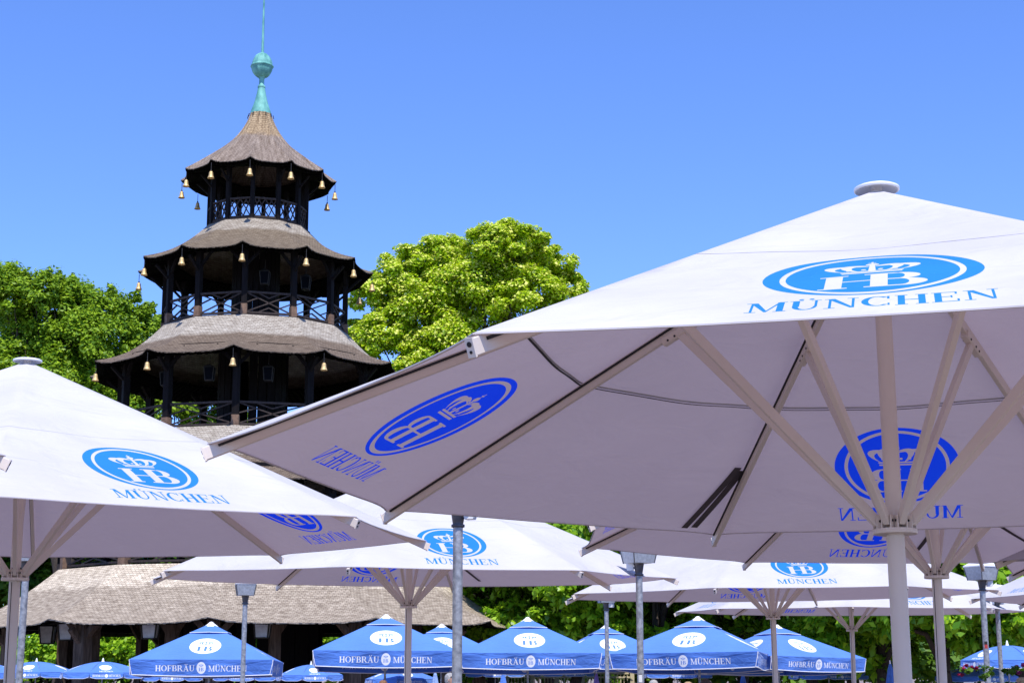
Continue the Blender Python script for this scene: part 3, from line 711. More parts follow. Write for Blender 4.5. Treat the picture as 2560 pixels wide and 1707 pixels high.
for i, L_ in STR.items():                                     # webbing straps lying below the rear panels
    for A, B in L_:
        st = MB(); N = 8
        for j in range(N):
            f0, f1 = j / N, (j + 1) / N
            v0 = panel(A[0], A[1] + (B[1] - A[1]) * f0, A[2] + (B[2] - A[2]) * f0); v1 = panel(A[0], A[1] + (B[1] - A[1]) * f1, A[2] + (B[2] - A[2]) * f1)
            st.bar(v0, v1, .05, .004)
        st.build('strap', M['strap'], UOBJ[i])

# ------------------------------------------------------------------ lamp posts
def make_lamp():
    t = empty('lamp_post', (0, 0, 0), 'x', 'lamp', 'galvanised lamp posts between the parasols')
    mb = MB(); mb.tube((0, 0, -.1), (0, 0, 2.92), .041, .041, 24); mb.tube((0, 0, 0), (0, 0, .6), .056, .056, 24); mb.build('pole', M['galv'], t)
    mb = MB(); mb.lathe([(.043, 2.90), (.056, 2.905), (.056, 2.925), (.043, 2.93), (.046, 2.94), (.060, 3.03), (.066, 3.06)], 24); mb.build('neck', M['steeldark'], t)
    mb = MB(); mb.lathe([(0, 3.045), (.195, 3.055), (.24, 3.235), (.24, 3.245)], 4, ph=R(45), smooth=False); hd = mb.build('lantern_body', M['lampglass'], t)
    mb = MB(); mb.lathe([(.243, 3.24), (.252, 3.245), (.252, 3.26), (.14, 3.32), (0, 3.34)], 4, ph=R(45), smooth=False); mb.build('lantern_roof', M['cap'], hd)
    mb = MB()
    for k in range(4):
        d = dirv(R(45 + 90 * k)); mb.bar(d * .196 + Vector((0, 0, 3.053)), d * .242 + Vector((0, 0, 3.235)), .012, .012)
    mb.build('lantern_frame', M['steeldark'], hd)
    for s, a in ((1, -35),):
        d = dirv(R(a)); mb = MB(); Mz = Matrix.Rotation(R(a), 3, 'Z')
        c = d * .105 + Vector((0, 0, 3.015)); mb.box(c, (.075, .095, .10), 0, Mz); mb.box(d * .06 + Vector((0, 0, 3.0)), (.04, .03, .03), 0, Mz)
        mb.box(c + d * .04, (.008, .075, .08), 1, Mz); mb.build('floodlight', [M['floodbox'], M['lampglass']], t)
    return t
Lp = make_lamp()
NZ = 2.915 - HC
LAMPS = [((1145, 1314), 13.1, 20, 'thick lamp pole in the centre, its head hidden behind the nearest parasol', 1), ((1597.5, 1436), 19.4, 25, 'lamp post with a box lantern just right of centre, above a blue square umbrella', -1),
         ((1516, 1524), 31, 10, 'thin lamp post left of the box lantern one, its flat head under a white parasol', 1), ((64.5, 1432), 19.0, 0, 'lamp post at the left edge, standing right behind a parasol pole', 1),
         ((613, 1508), 27.3, 12, 'lamp post in front of the lowest shingled roof, right of the left blue umbrella', 0), ((2456, 1474), 22.8, 30, 'lamp post with a big grey lantern near the right edge, red sticker on its pole', 1),
         ((2493, 1517), 29.5, 40, 'farther lamp post close to the right edge, with two small floodlights', 2)]
for i, ((px, py), Y, rz, lab, fl) in enumerate(LAMPS):
    o = Lp if i == 0 else copy_tree(Lp)
    p = at(px, py, Y); o.location = (p.x, p.y, 0); o['label'] = lab; o.rotation_euler = (0, 0, R(rz))
    s = (p.z) / 2.915; o.scale = (1, 1, s)
    if fl == -1: o.rotation_euler = (0, 0, R(rz + 180))
    f = [c for c in o.children if c.name.startswith('floodlight')][0]
    if fl == 0: bpy.data.objects.remove(f)
    if fl == 2: c = f.copy(); col.objects.link(c); c.parent = o; c.rotation_euler = (0, 0, R(180))
    if i in (1, 5):
        mb = MB(); a0 = R(-100 - rz - (180 if fl == -1 else 0))
        zc = (2.08 if i == 5 else 1.62)
        for j in range(6):
            A, B = a0 + R(-30 + 10 * j), a0 + R(-20 + 10 * j)
            for z0, z1, m_ in ((0, .09, 0), (.09, .1, 1)) if i == 1 else ((0, .055, 0), (.055, .10, 1)):
                mb.add([dirv(A) * .0425 + Vector((0, 0, zc + z0)), dirv(B) * .0425 + Vector((0, 0, zc + z0)), dirv(B) * .0425 + Vector((0, 0, zc + z1)), dirv(A) * .0425 + Vector((0, 0, zc + z1))], [(0, 1, 2, 3)], m_)
        mb.build('sticker', [M['floodbox'], M['black']] if i == 1 else [M['cloth_red'], M['black']], o)

# ------------------------------------------------------------------ blue square parasols
HS, RISE, VAL = 1.62, .82, .31
def sq_canopy():
    V, F, MI = [], [], []
    K = math.hypot(1, RISE / HS)
    for k in range(4):
        d, e = dirv(R(-90 + 90 * k)), dirv(R(90 * k))
        # slope: (q, w)
        ol = [(-.04, .04 * K), (.04, .04 * K)] + [(HS, HS * K)] + [(-HS, HS * K)]
        wc = HS * .60 * K; mp = lambda P: [(x, wc - y) for x, y in P]
        oe = mp(ell(0, 0, .36, .40, 48))
        ink = [mp(P) for P in fit(HBW, HBw, 0, -.25, .36 / HBw, .24) + crown_shapes(0, .06, .36, .2)]
        rg = [mp(ell(0, 0, .305, .365, 48)), mp(ell(0, 0, .295, .352, 48))]
        gr = [(HS * .9 * i / 6 * j / 6, HS * K * j / 6.4) for j in range(1, 6) for i in range(-5, 6)]
        Vv, Fv, Cn = cdt(ol, [oe] + ink + rg, gr)
        w_ = any_in([oe], Cn) & ~any_in(ink, Cn) & ~(any_in([rg[0]], Cn) & ~any_in([rg[1]], Cn))
        b = len(V)
        for q, w in Vv:
            p = w / K; v = d * p + e * q; s = min(1, abs(q) / max(p, 1e-6)); t = p / HS
            v.z = RISE * (1 - t) - .03 * (1 - s * s) * math.sin(math.pi * min(1, t)); V.append(tuple(v))
        for f, c in zip(Fv, w_): F.append(tuple(b + i for i in f)); MI.append(int(c))
        # valance
        nb = 16
        bot = [(-HS + .02 + (2 * HS - .04) * i / nb, -VAL - .035 * math.sin(math.pi * i / nb)) for i in range(nb + 1)]
        ol = [(HS - .005, 0), (-HS + .005, 0)] + bot
        lh = .125
        h1 = fit(HOF, HOFw, 0, 0, 1, 1)
        L = 2.05; sx = (L / 2 - .16) / MUNw
        words = [[(-L / 2 + (px) * ((L / 2 - .15) / HOFw), -.245 + py * lh) for px, py in P] for P in HOF] + [[(.16 + px * sx, -.25 + py * lh) for px, py in P] for P in MUN]
        ci = ell(0, -.175, .105, .125, 36)
        ink = fit(HBW, HBw, 0, -.245, .11 / HBw, .075) + crown_shapes(0, -.15, .11, .055)
        gr = [(-HS + .1 + (2 * HS - .2) * i / 14, -VAL * j / 3) for i in range(15) for j in (1, 2)]
        Vv, Fv, Cn = cdt(ol, words + [ci] + ink, gr)
        w_ = any_in(words, Cn) | (any_in([ci], Cn) & ~any_in(ink, Cn))
        b = len(V)
        for q, z in Vv:
            v = d * (HS + .022 * math.sin(q * 4.3 + k) * (-z / VAL) + z * .22) + e * q; v.z = z; V.append(tuple(v))
        for f, c in zip(Fv, w_): F.append(tuple(b + i for i in f)); MI.append(int(c))
    me = bpy.data.meshes.new('canopy'); me.from_pydata(V, [], F); me.update(); me.polygons.foreach_set('material_index', MI)
    me.materials.append(M['blue']); me.materials.append(M['bluew']); me.update(); return me
def make_square():
    t = empty('square_parasol', (0, 0, 0), 'x', 'parasol', 'blue square parasols with lettered valances')
    pv = empty  # noqa
    ZB = HC + .31
    o = link('canopy', sq_canopy(), t); o.location.z = ZB
    mb = MB(); a = .27
    for k in range(4):
        A, B = dirv(R(-135 + 90 * k)) * HS * a * 1.4142, dirv(R(-45 + 90 * k)) * HS * a * 1.4142
        z = Vector((0, 0, RISE * (1 - a) + .018)); tp = Vector((0, 0, RISE + .02))
        mid = (A + B) / 2 + z + Vector((0, 0, .012))
        mb.add([A + z, mid, B + z, tp], [(0, 1, 3), (1, 2, 3)], 0)
        mb.bar(A + z, mid, .008, .012, 1); mb.bar(mid, B + z, .008, .012, 1)
    c = mb.build('vent_cap', [M['blue'], M['bluew']], o)
    mb = MB(); mb.lathe([(0, RISE + .055), (.035, RISE + .048), (.07, RISE + .015), (.17, RISE - .055)], 16); mb.build('finial', M['bluew'], o)
    mb = MB()
    for k in range(4):
        d, e = dirv(R(-90 + 90 * k)), dirv(R(90 * k)); nb = 16
        bot = [d * (HS + zz * .22 + .022 * math.sin(q * 4.3 + k) * (-zz / VAL)) + e * q + Vector((0, 0, zz - .004)) for q, zz in [(-HS + .02 + (2 * HS - .04) * i / nb, -VAL - .035 * math.sin(math.pi * i / nb)) for i in range(nb + 1)]]
        for i in range(nb): mb.bar(bot[i], bot[i + 1], .012, .016)
        for s in (-1, 1): mb.bar(d * HS + e * s * (HS - .012), d * (HS - VAL * .22) + e * s * (HS - .025) + Vector((0, 0, -VAL)), .012, .01)
    mb.build('piping', M['bluew'], o)
    mb = MB(); mb.tube((0, 0, -.2), (0, 0, ZB + RISE), .027, .027, 14); mb.build('pole', M['galv'], t)
    mb = MB()
    for k in range(8):
        r = HS * (1.4142 if k % 2 else 1.0); d = dirv(R(45 * k)); z = Vector((0, 0, ZB))
        mb.bar(z + d * .05 + Vector((0, 0, RISE - .07)), z + d * (r - .03) + Vector((0, 0, -.035)), .02, .03)
        mb.bar(z + d * .04 + Vector((0, 0, .1)), z + d * r * .5 + Vector((0, 0, RISE * .5 - .06)), .016, .02)
    mb.build('rib_frame', M['galv'], t)
    return t
SQ = make_square()
SQS = [(528, 1553, 36.0, 4, 1.0, 'leftmost blue square parasol, in front of the tower and left of a lamp pole'),
       (965, 1534, 35.2, 5, 2.4, 'blue square parasol behind a white parasol pole, second from the left of the lettered row'),
       (1319, 1541, 36.0, 2, 2.2, 'blue square parasol right of the thick lamp pole, its lettering unobstructed'),
       (1745, 1539, 39.5, -19, 2.2, 'blue square parasol turned left, right of the box lantern post'),
       (1943, 1560, 40.5, 31, 2.2, 'rightmost blue square parasol, turned right, white emblem oval seen at a slant'),
       (1104, 1558, 43.5, 4, 1.5, 'farther blue square parasol peeping out left of the thick lamp pole'),
       (1514, 1561, 43.5, 8, 1.5, 'farther blue square parasol between the two lamp posts right of centre')]
for i, (px, py, Y, rz, tl, lab) in enumerate(SQS):
    o = SQ if i == 0 else copy_tree(SQ)
    p = at(px, py, Y); o['label'] = lab
    m = Matrix.Rotation(-R(tl), 3, 'X') @ Matrix.Rotation(R(rz), 3, 'Z'); o.rotation_euler = m.to_euler('XYZ')
    o.location = (p.x, p.y - math.sin(R(tl)) * (p.z - 1.0), p.z - (HC + .31 + RISE + .055))
    if i < 2: o.scale = (.95, .95, 1)
    if i == 3: o.scale = (1.11, 1.11, 1.11); o.location.z = p.z - 1.11 * (HC + .31 + RISE + .055)

# ------------------------------------------------------------------ blue round parasols
def make_round():
    t = empty('round_parasol', (0, 0, 0), 'x', 'parasol', 'blue round parasols over the tables')
    RR, H, VL = 1.15, .45, .19; ZB = 2.0
    V, F, MI = [], [], []
    def surf(r): return H * math.cos(min(1, r / RR) * math.pi / 2 * .86) ** 1.0 - H * math.cos(math.pi / 2 * .86)
    for k in range(8):
        d, e = dirv(R(-90 + 45 * k)), dirv(R(45 * k)); tn = math.tan(R(22.5)); PE_ = RR * math.cos(R(22.5))
        ol = [(-tn * .03, .03), (tn * .03, .03)] + [(tn * PE_ * (1 + 0 * i), PE_) for i in (0,)] + [(-tn * PE_, PE_)]
        gr = [(tn * p * .9 * j / 3, p) for p in (.15, .3, .45, .6, .75, .9, 1.0) for j in range(-3, 4)]
        if k % 2 == 0:
            wc = .72; mp = lambda P: [(x, wc - y) for x, y in P]
            oe = mp(ell(0, 0, .16, .17, 30)); tx = [mp(P) for P in fit(MUN, MUNw, 0, -.275, .36 / MUNw, .065)]; ink = [mp(P) for P in fit(HBW, HBw, 0, -.10, .12 / HBw, .08)]
            Vv, Fv, Cn = cdt(ol, [oe] + tx + ink, gr); w_ = (any_in([oe], Cn) & ~any_in(ink, Cn)) | any_in(tx, Cn)
        else:
            Vv, Fv, Cn = cdt(ol, [], gr); w_ = np.zeros(len(Fv), bool)
        b = len(V)
        for q, p in Vv:
            v = d * p + e * q; s = min(1, abs(q) / max(tn * p, 1e-6)); r = p / math.cos(R(22.5)); v.z = surf(r) - .02 * (1 - s * s) * r / RR; V.append(tuple(v))
        for f, c in zip(Fv, w_): F.append(tuple(b + i for i in f)); MI.append(int(c))
        hw = tn * PE_; nb = 10
        bot = [(-hw + .012 + (2 * hw - .024) * i / nb, -VL * (.72 + .28 * min(1, math.sin(math.pi * i / nb) * 2.2))) for i in range(nb + 1)]
        ol = [(hw, 0), (-hw, 0)] + bot
        tx = [] if k % 2 else [[(-.36 + px * (.31 / HOFw), -.135 + py * .075) for px, py in P] for P in HOF] + [[(.06 + px * (.31 / MUNw), -.135 + py * .075) for px, py in P] for P in MUN] + [ell(0, -.10, .045, .055, 16)]
        Vv, Fv, Cn = cdt(ol, tx, []); w_ = any_in(tx, Cn) if tx else np.zeros(len(Fv), bool)
        b = len(V)
        for q, z in Vv: v = d * (PE_ + .01 * math.sin(8 * q + k) - z * .12) + e * q; v.z = z + surf(RR); V.append(tuple(v))
        for f, c in zip(Fv, w_): F.append(tuple(b + i for i in f)); MI.append(int(c))
    me = bpy.data.meshes.new('canopy'); me.from_pydata(V, [], F); me.update(); me.polygons.foreach_set('material_index', MI)
    me.materials.append(M['blue']); me.materials.append(M['bluew'])
    o = link('canopy', me, t); o.location.z = ZB
    mb = MB()
    for k in range(8):
        d, e = dirv(R(-90 + 45 * k)), dirv(R(45 * k)); hw = math.tan(R(22.5)) * RR * math.cos(R(22.5)); nb = 10
        bt = []
        for i in range(nb + 1):
            q = -hw + .012 + (2 * hw - .024) * i / nb; z = -VL * (.72 + .28 * min(1, math.sin(math.pi * i / nb) * 2.2)); v = d * (RR * math.cos(R(22.5)) + .01 * math.sin(8 * q + k) - z * .12) + e * q; v.z = z; bt.append(v)
        for i in range(nb): mb.bar(bt[i], bt[i + 1], .008, .010)
    mb.build('piping', M['bluew'], o)
    mb = MB(); mb.lathe([(0, H * .80 + .12), (.015, H * .8 + .1), (.03, H * .8 + .03), (.05, H * .8 - .03)], 12); mb.build('finial', M['bluew'], o)
    mb = MB(); mb.tube((0, 0, -.2), (0, 0, ZB + .3), .019, .019, 12)
    for k in range(8): d = dirv(R(-67.5 + 45 * k)); mb.bar(d * .03 + Vector((0, 0, ZB + .0)), d * .6 + Vector((0, 0, ZB + .2)), .012, .012)
    mb.build('pole', M['galv'], t)
    return t
RD = make_round(); RTOP = 2.0 + .45 * .80 + .12
RDS = [(-42, 1646, 46, 10, 1.0, 'round blue parasol cut off at the left edge beside the white parasol pole'),
       (92, 1643.5, 47, 0, 1.0, 'round blue parasol just right of the left lamp pole'),
       (258, 1643, 44.5, 20, 1.02, 'round blue parasol before the tower posts, left of the leftmost square blue parasol'),
       (778, 1651, 44.5, 15, .80, 'round blue parasol between the two left lettered square parasols'),
       (1004, 1664, 46, 20, .9, 'round blue parasol low behind a square one, right of the white parasol pole'),
       (2517, 1599, 38.5, 28, 1.02, 'higher round blue parasol at the right edge, crossed by a lamp pole'),
       (2440, 1656, 46, 10, 1.0, 'lower round blue parasol at the right, behind red flowers'),
       (1238, 1650, 56, 0, .95, 'round blue parasol whose valance shows under the middle lettered square parasol, left half'),
       (1410, 1650, 58, 20, .95, 'round blue parasol whose valance shows under the middle lettered square parasol, right half'),
       (1692, 1650, 52, 5, 1.0, 'round blue parasol whose edge shows under the square parasol turned left'),
       (2070, 1650, 48, 10, 1.02, 'round blue parasol whose edge shows under the rightmost square parasol'),
       (432, 1652, 45, 12, .78, 'round blue parasol whose edge shows under the left half of the leftmost square parasol'),
       (618, 1650, 44, 0, .80, 'round blue parasol whose edge shows under the right half of the leftmost square parasol')]
for i, (px, py, Y, rz, s, lab) in enumerate(RDS):
    o = RD if i == 0 else copy_tree(RD)
    p = at(px, py, Y); o['label'] = lab; o.rotation_euler = (0, 0, R(rz)); o.location = (p.x, p.y, 0); o.scale = (s, s, p.z / RTOP)

# ------------------------------------------------------------------ furled parasols
def furled(px, py, Y, mt, lab, Lg=1.5, wid=.20):
    p = at(px, py, Y); t = empty('furled_parasol', (p.x, p.y, 0), lab, 'parasol', 'furled parasols')
    V, F, n = [], [], 40; prof = [(0, 0), (.02, -.03), (.05, -.15), (.10, -.45), (.15, -.9), (wid, -Lg + .05), (wid * 1.02, -Lg)]
    mb = MB()
    for r, z in prof:
        for i in range(n):
            a = 2 * math.pi * i / n; rr = r * (1 + .16 * math.cos(8 * a + z)); V.append((rr * math.cos(a), rr * math.sin(a), p.z + z))
    for j in range(len(prof) - 1):
        for i in range(n): F.append((j * n + i, (j + 1) * n + i, (j + 1) * n + (i + 1) % n, j * n + (i + 1) % n))
    mb.add(V, F, 0, smooth=True); c = mb.build('folded_canopy', mt, t)
    mb = MB(); mb.lathe([(0, p.z + .05), (.015, p.z + .04), (.02, p.z - .03)], 10); mb.build('finial', M['bluew'], c)
    mb = MB(); mb.tube((0, 0, -.1), (0, 0, p.z - .1), .02, .02, 10); mb.build('pole', M['galv'], t)
    if mt is M['blue']:
        mb = MB()
        for s in (-1, 1):
            P = ell(0, 0, .055, .075, 20); vs = [(s * .07 + x, -.185, p.z - 0.62 + y) for x, y in P]
            mb.add(vs + [(v[0], v[1] + .03, v[2]) for v in vs], [tuple(range(20))] + [(i, (i + 1) % 20, 20 + (i + 1) % 20, 20 + i) for i in range(20)])
        mb.build('emblem_patch', M['bluew'], c)
furled(1258, 1677, 40, M['blue'], 'furled blue parasol with white emblem, under the middle lettered square parasol')
furled(1857, 1679, 42, M['blue'], 'furled blue parasol between the white pole and the square parasol turned left')
furled(2225, 1655, 34, M['blue'], 'furled blue parasol standing left of the nearest cream pole')
furled(1088, 1676, 40, M['paleblue'], 'furled pale blue parasol beside the grey haired man')
furled(1491, 1680, 44, M['lilac'], 'furled lilac parasol in front of the cream lattice', wid=.17)

# ------------------------------------------------------------------ trees
def leaf_mesh(name, blobs, n_per, size, mats, sub=.30, nsub=26, flat=.75, asp=.6, bloom=0, up=.45, droop=0.0, seed=1, fill=.0, spike=0.0):
    """blobs: (cx,cy,cz,rx,ry,rz). Leaves sit in many small clumps over each blob's surface."""
    g = np.random.default_rng(seed); C, N, S_, MI = [], [], [], []
    for (cx, cy, cz, rx, ry, rz) in blobs:
        k = max(6, int(nsub * (rx * rx + rz * rz) / 8.0)); d = g.normal(size=(k, 3)); d /= np.linalg.norm(d, axis=1)[:, None]
        d[:, 2] = np.where(d[:, 2] < -.35, -d[:, 2], d[:, 2])
        sc_ = np.array([rx, ry, rz]); rad = g.uniform(.72, 1.05, (k, 1)); 
        if fill > 0: rad[: int(k * fill)] = g.uniform(.2, .72, (int(k * fill), 1))
        c = np.array([cx, cy, cz]) + d * sc_ * rad
        for ci, di in zip(c, d):
            m = int(n_per * g.uniform(.6, 1.4)); r = min(rx, rz) * sub * g.uniform(.7, 1.35)
            v = g.normal(size=(m, 3)); v /= np.linalg.norm(v, axis=1)[:, None]
            v[:, 2] = np.abs(v[:, 2]) * np.where(g.random(m) < .82, 1, -1)
            pos = ci + v * np.array([1, 1, flat]) * r * (g.random((m, 1)) ** .45)
            if spike > 0: pos[:, 2] += (g.random(m) ** 4) * spike * (di[2] > .2)
            nn = v * .55 + di * .35 + np.array([0, 0, up]) + g.normal(size=(m, 3)) * .45; nn /= np.linalg.norm(nn, axis=1)[:, None]
            C.append(pos); N.append(nn); S_.append(size * g.uniform(.6, 1.35, m)); mi = np.zeros(m, int)
            if bloom > 0: mi[(g.random(m) < bloom) & (v[:, 2] > -.2)] = 1
            MI.append(mi)
    C, N, S_, MI = np.concatenate(C), np.concatenate(N), np.concatenate(S_), np.concatenate(MI)
    n = len(C); a = g.normal(size=(n, 3)); a[:, 2] -= droop; u = a - (a * N).sum(1)[:, None] * N; u /= np.linalg.norm(u, axis=1)[:, None]; w = np.cross(N, u)
    S2 = np.where(MI == 1, S_ * .74, S_)[:, None]; A = np.where(MI == 1, .95, asp)[:, None]
    fold = N * S2 * .12
    P = np.stack([C - u * S2 * .5, C + w * S2 * A * .5 - fold, C + u * S2 * .5, C - w * S2 * A * .5 - fold], 1).reshape(-1, 3)
    me = bpy.data.meshes.new(name); me.vertices.add(4 * n); me.loops.add(4 * n); me.polygons.add(n)
    me.vertices.foreach_set('co', P.astype(np.float32).ravel()); me.loops.foreach_set('vertex_index', np.arange(4 * n, dtype=np.int32))
    me.polygons.foreach_set('loop_start', np.arange(0, 4 * n, 4, dtype=np.int32)); me.polygons.foreach_set('loop_total', np.full(n, 4, np.int32))
    me.polygons.foreach_set('material_index', MI.astype(np.int32))
    for m_ in mats: me.materials.append(m_)
    me.update(calc_edges=True); return me
def trunk_mesh(name, h, r, tips, seed=0):
    mb = MB(); rr = random.Random(seed); pts = [Vector((rr.uniform(-.12, .12) * i, rr.uniform(-.12, .12) * i, h * i / 5)) for i in range(6)]; pts[0] = Vector((0, 0, -.2))
    mb.path(pts, [r * (1.25 if i == 0 else 1 - .12 * i) for i in range(6)], 12)
    for t in tips:
        t = Vector(t); i = rr.choice([2, 3, 4, 5]); b = pts[i]; m1 = b.lerp(t, .4) + Vector((rr.uniform(-.3, .3), rr.uniform(-.3, .3), rr.uniform(.1, .6))); m2 = b.lerp(t, .75) + Vector((rr.uniform(-.3, .3), rr.uniform(-.3, .3), .2))
        mb.path([b, m1, m2, t], [r * .45, r * .3, r * .18, r * .06], 8)
        for _ in range(3):
            q = m2 + Vector((rr.uniform(-1, 1), rr.uniform(-1, 1), rr.uniform(.0, 1.0))); mb.path([m1.lerp(m2, rr.random()), q], [r * .14, r * .04], 6)
    return mb.mesh(name, M['bark'])
def tree(label, loc, crown, trunk, name='broadleaf_tree', group=None, s=1.0, rz=0.0, sz=None):
    t = empty(name, loc, label, 'tree', group, rz); t.scale = (s, s, sz or s)
    link('crown', crown, t); link('trunk', trunk, t); return t
def pxblobs(L, D, base, seed, dy_=22):
    rr = random.Random(seed); out = []
    for (x, y, r) in L:
        p = at(x, y + dy_, D); m = r / FPX * D * 1.02; out.append((p.x - base.x, rr.uniform(-1.6, 1.6), p.z, m, m * 1.1, m * .92))
    return out
# lime tree in flower, right of the tower
D = 74; base = Vector((at(1190, 1674, D).x, D, 0))
LB = [(1302, 592, 58), (1265, 610, 60), (1285, 640, 88), (1225, 628, 72), (1110, 632, 78), (1015, 668, 82), (940, 730, 72), (1370, 668, 66), (1428, 712, 58), (1180, 730, 120), (1060, 775, 110), (1310, 760, 100), (960, 850, 88), (1130, 875, 110), (1260, 880, 100), (900, 790, 46), (880, 860, 60), (1385, 800, 62), (1040, 960, 95), (900, 960, 70), (1200, 1000, 120)]
bl = pxblobs(LB, D, base, 2)
tree('tall lime green linden in flower, between the tower and the nearest parasol', base, leaf_mesh('crown', bl, 230, .19, [M['leaf_linden'], M['bloom_linden']], sub=.34, nsub=78, bloom=.42, up=.75, fill=.12, seed=5), trunk_mesh('trunk', 11, .38, [(b[0], b[1], b[2]) for b in bl], 3), 'linden_tree')
# hornbeams at the left
D = 72; base = Vector((at(150, 1674, D).x, D, 0))
LB = [(20, 745, 82), (110, 760, 75), (185, 765, 72), (150, 735, 52), (55, 720, 48), (265, 790, 72), (325, 790, 52), (350, 830, 60), (100, 860, 120), (230, 880, 110), (330, 920, 80), (30, 960, 110), (180, 990, 110), (300, 1030, 100), (60, 1090, 110), (215, 690 + 30, 28), (330, 735, 26), (365, 765, 24), (160, 695, 24), (45, 690, 26), (280, 745, 30)]
bl = pxblobs(LB, D, base, 4)
tree('dense dark green hornbeam left of the tower, its top against the sky', base, leaf_mesh('crown', bl, 170, .21, [M['leaf_hornbeam']], sub=.28, nsub=80, fill=.1, up=.65, asp=.5, seed=8, spike=.5, flat=.9), trunk_mesh('trunk', 9, .4, [(b[0], b[1], b[2]) for b in bl[:10]], 5), 'hornbeam_tree')
D = 80; base = Vector((at(420, 1674, D).x, D, 0))
LB = [(400, 830, 70), (440, 880, 90), (370, 950, 100), (500, 980, 110), (420, 1060, 110), (560, 1080, 90), (330, 1120, 90), (300, 1200, 80), (470, 1180, 100)]
bl = pxblobs(LB, D, base, 6)
tree('lower hornbeam behind the tower, seen through its galleries', base, leaf_mesh('crown', bl, 110, .30, [M['leaf_hornbeam']], sub=.29, nsub=55, asp=.5, seed=9), trunk_mesh('trunk', 7, .35, [(b[0], b[1], b[2]) for b in bl[:8]], 6), 'hornbeam_tree')
D = 78; base = Vector((at(-110, 1674, D).x, D, 0))
LB = [(-60, 800, 100), (-120, 900, 130), (-30, 1050, 120), (-90, 1120, 130), (60, 1200, 110)]
bl = pxblobs(LB, D, base, 7)
tree('hornbeam at the left edge behind the tilted white parasol', base, leaf_mesh('crown', bl, 110, .30, [M['leaf_hornbeam']], sub=.29, nsub=55, asp=.5, seed=10), trunk_mesh('trunk', 7, .35, [(b[0], b[1], b[2]) for b in bl], 7), 'hornbeam_tree')
# chestnuts: three crown shapes, reused
def round_blobs(seed, h, r, n=11):
    rr = random.Random(seed); out = [(0, 0, h, r * .75, r * .75, r * .7)]
    for i in range(n):
        a = 2.4 * i + rr.uniform(-.3, .3); q = r * rr.uniform(.5, .75); z = h + r * rr.uniform(-.62, .6); out.append((q * math.cos(a), q * math.sin(a), z, r * rr.uniform(.3, .45), r * rr.uniform(.3, .45), r * rr.uniform(.26, .38)))
    return out
CH = []
for s_ in (21, 22, 23):
    rr = random.Random(s_); b = [(0, 0, 5.2, 3.0, 3.0, 2.6)]
    for i in range(26):
        a = 2.4 * i; w = rr.uniform(-.95, .95); q = math.sqrt(max(.12, 1 - w * w)) * 3.3; b.append((q * math.cos(a), q * math.sin(a), 4.9 + 2.9 * w, rr.uniform(1.0, 1.5), rr.uniform(1.0, 1.5), rr.uniform(.8, 1.2)))
    CH.append((leaf_mesh('crown', b, 70, .30, [M['leaf_chestnut']], sub=.42, nsub=62, asp=.55, up=.35, droop=.9, seed=s_, fill=.2), trunk_mesh('trunk', 4.6, .24, [(x[0], x[1], x[2]) for x in b[:9]], s_)))
CHS = [(1235, 61, 0, 1.02, 'yellow green chestnut right of the lowest shingled roof'), (1440, 58, 1, 1.0, 'chestnut whose dark trunk stands behind the thin lamp post'), (1640, 55, 2, .98, 'chestnut behind the square parasol turned left'),
       (1850, 57, 0, 1.0, 'chestnut in the gap between the two right square parasols'), (2040, 50, 1, .92, 'chestnut with big leaves above the rightmost square parasol'), (2200, 46, 2, .92, 'large leaved chestnut behind the nearest cream pole'),
       (2370, 45, 0, .92, 'large leaved chestnut between the grooved pole and the right lamp posts'), (2540, 49, 1, 1.0, 'chestnut at the right edge above the round blue parasols'), (2680, 52, 2, 1.0, 'chestnut partly beyond the right edge')]
for i, (px, D, v, s, lab) in enumerate(CHS):
    tree(lab, Vector((at(px, 1674, D).x, D, 0)), *CH[v], name='chestnut_tree', group='chestnut trees behind the blue parasols', s=s, rz=1.3 * i)
BE = []
for s_ in (31, 32):
    b = round_blobs(s_, 6.0, 5.2, 18) + [(x * 2.2, y * 2.2, 1.6, 2.2, 2.0, 1.7) for x, y in ((-1.6, -.6), (1.5, -.4), (0, -1.2), (-.4, .8))]; BE.append((leaf_mesh('crown', b, 130, .40, [M['leaf_dark']], sub=.34, nsub=18, asp=.6, seed=s_, fill=.3), trunk_mesh('trunk', 5, .35, [(x[0], x[1], x[2]) for x in b[:7]], s_)))
for i, px in enumerate(range(-160, 2900, 255)):
    D = 80 + 5 * ((i * 7) % 3)
    w = ['at the far left edge', 'behind the left lamp pole', 'seen through the left of the open hall', 'behind the leftmost square parasol', 'behind the middle of the tower', 'behind the right end of the lowest roof', 'behind the thick lamp pole', 'behind the thin lamp post',
         'behind the box lantern post', 'behind the square parasol turned left', 'behind the rightmost square parasol', 'behind the nearest cream pole', 'behind the right lamp posts'][min(i, 12)]
    tree('dark beech of the back row, ' + w, Vector((at(px, 1674, D).x, D, 0)), *BE[i % 2], name='beech_tree', group='dark beeches of the back row', s=1.05, rz=.9 * i)
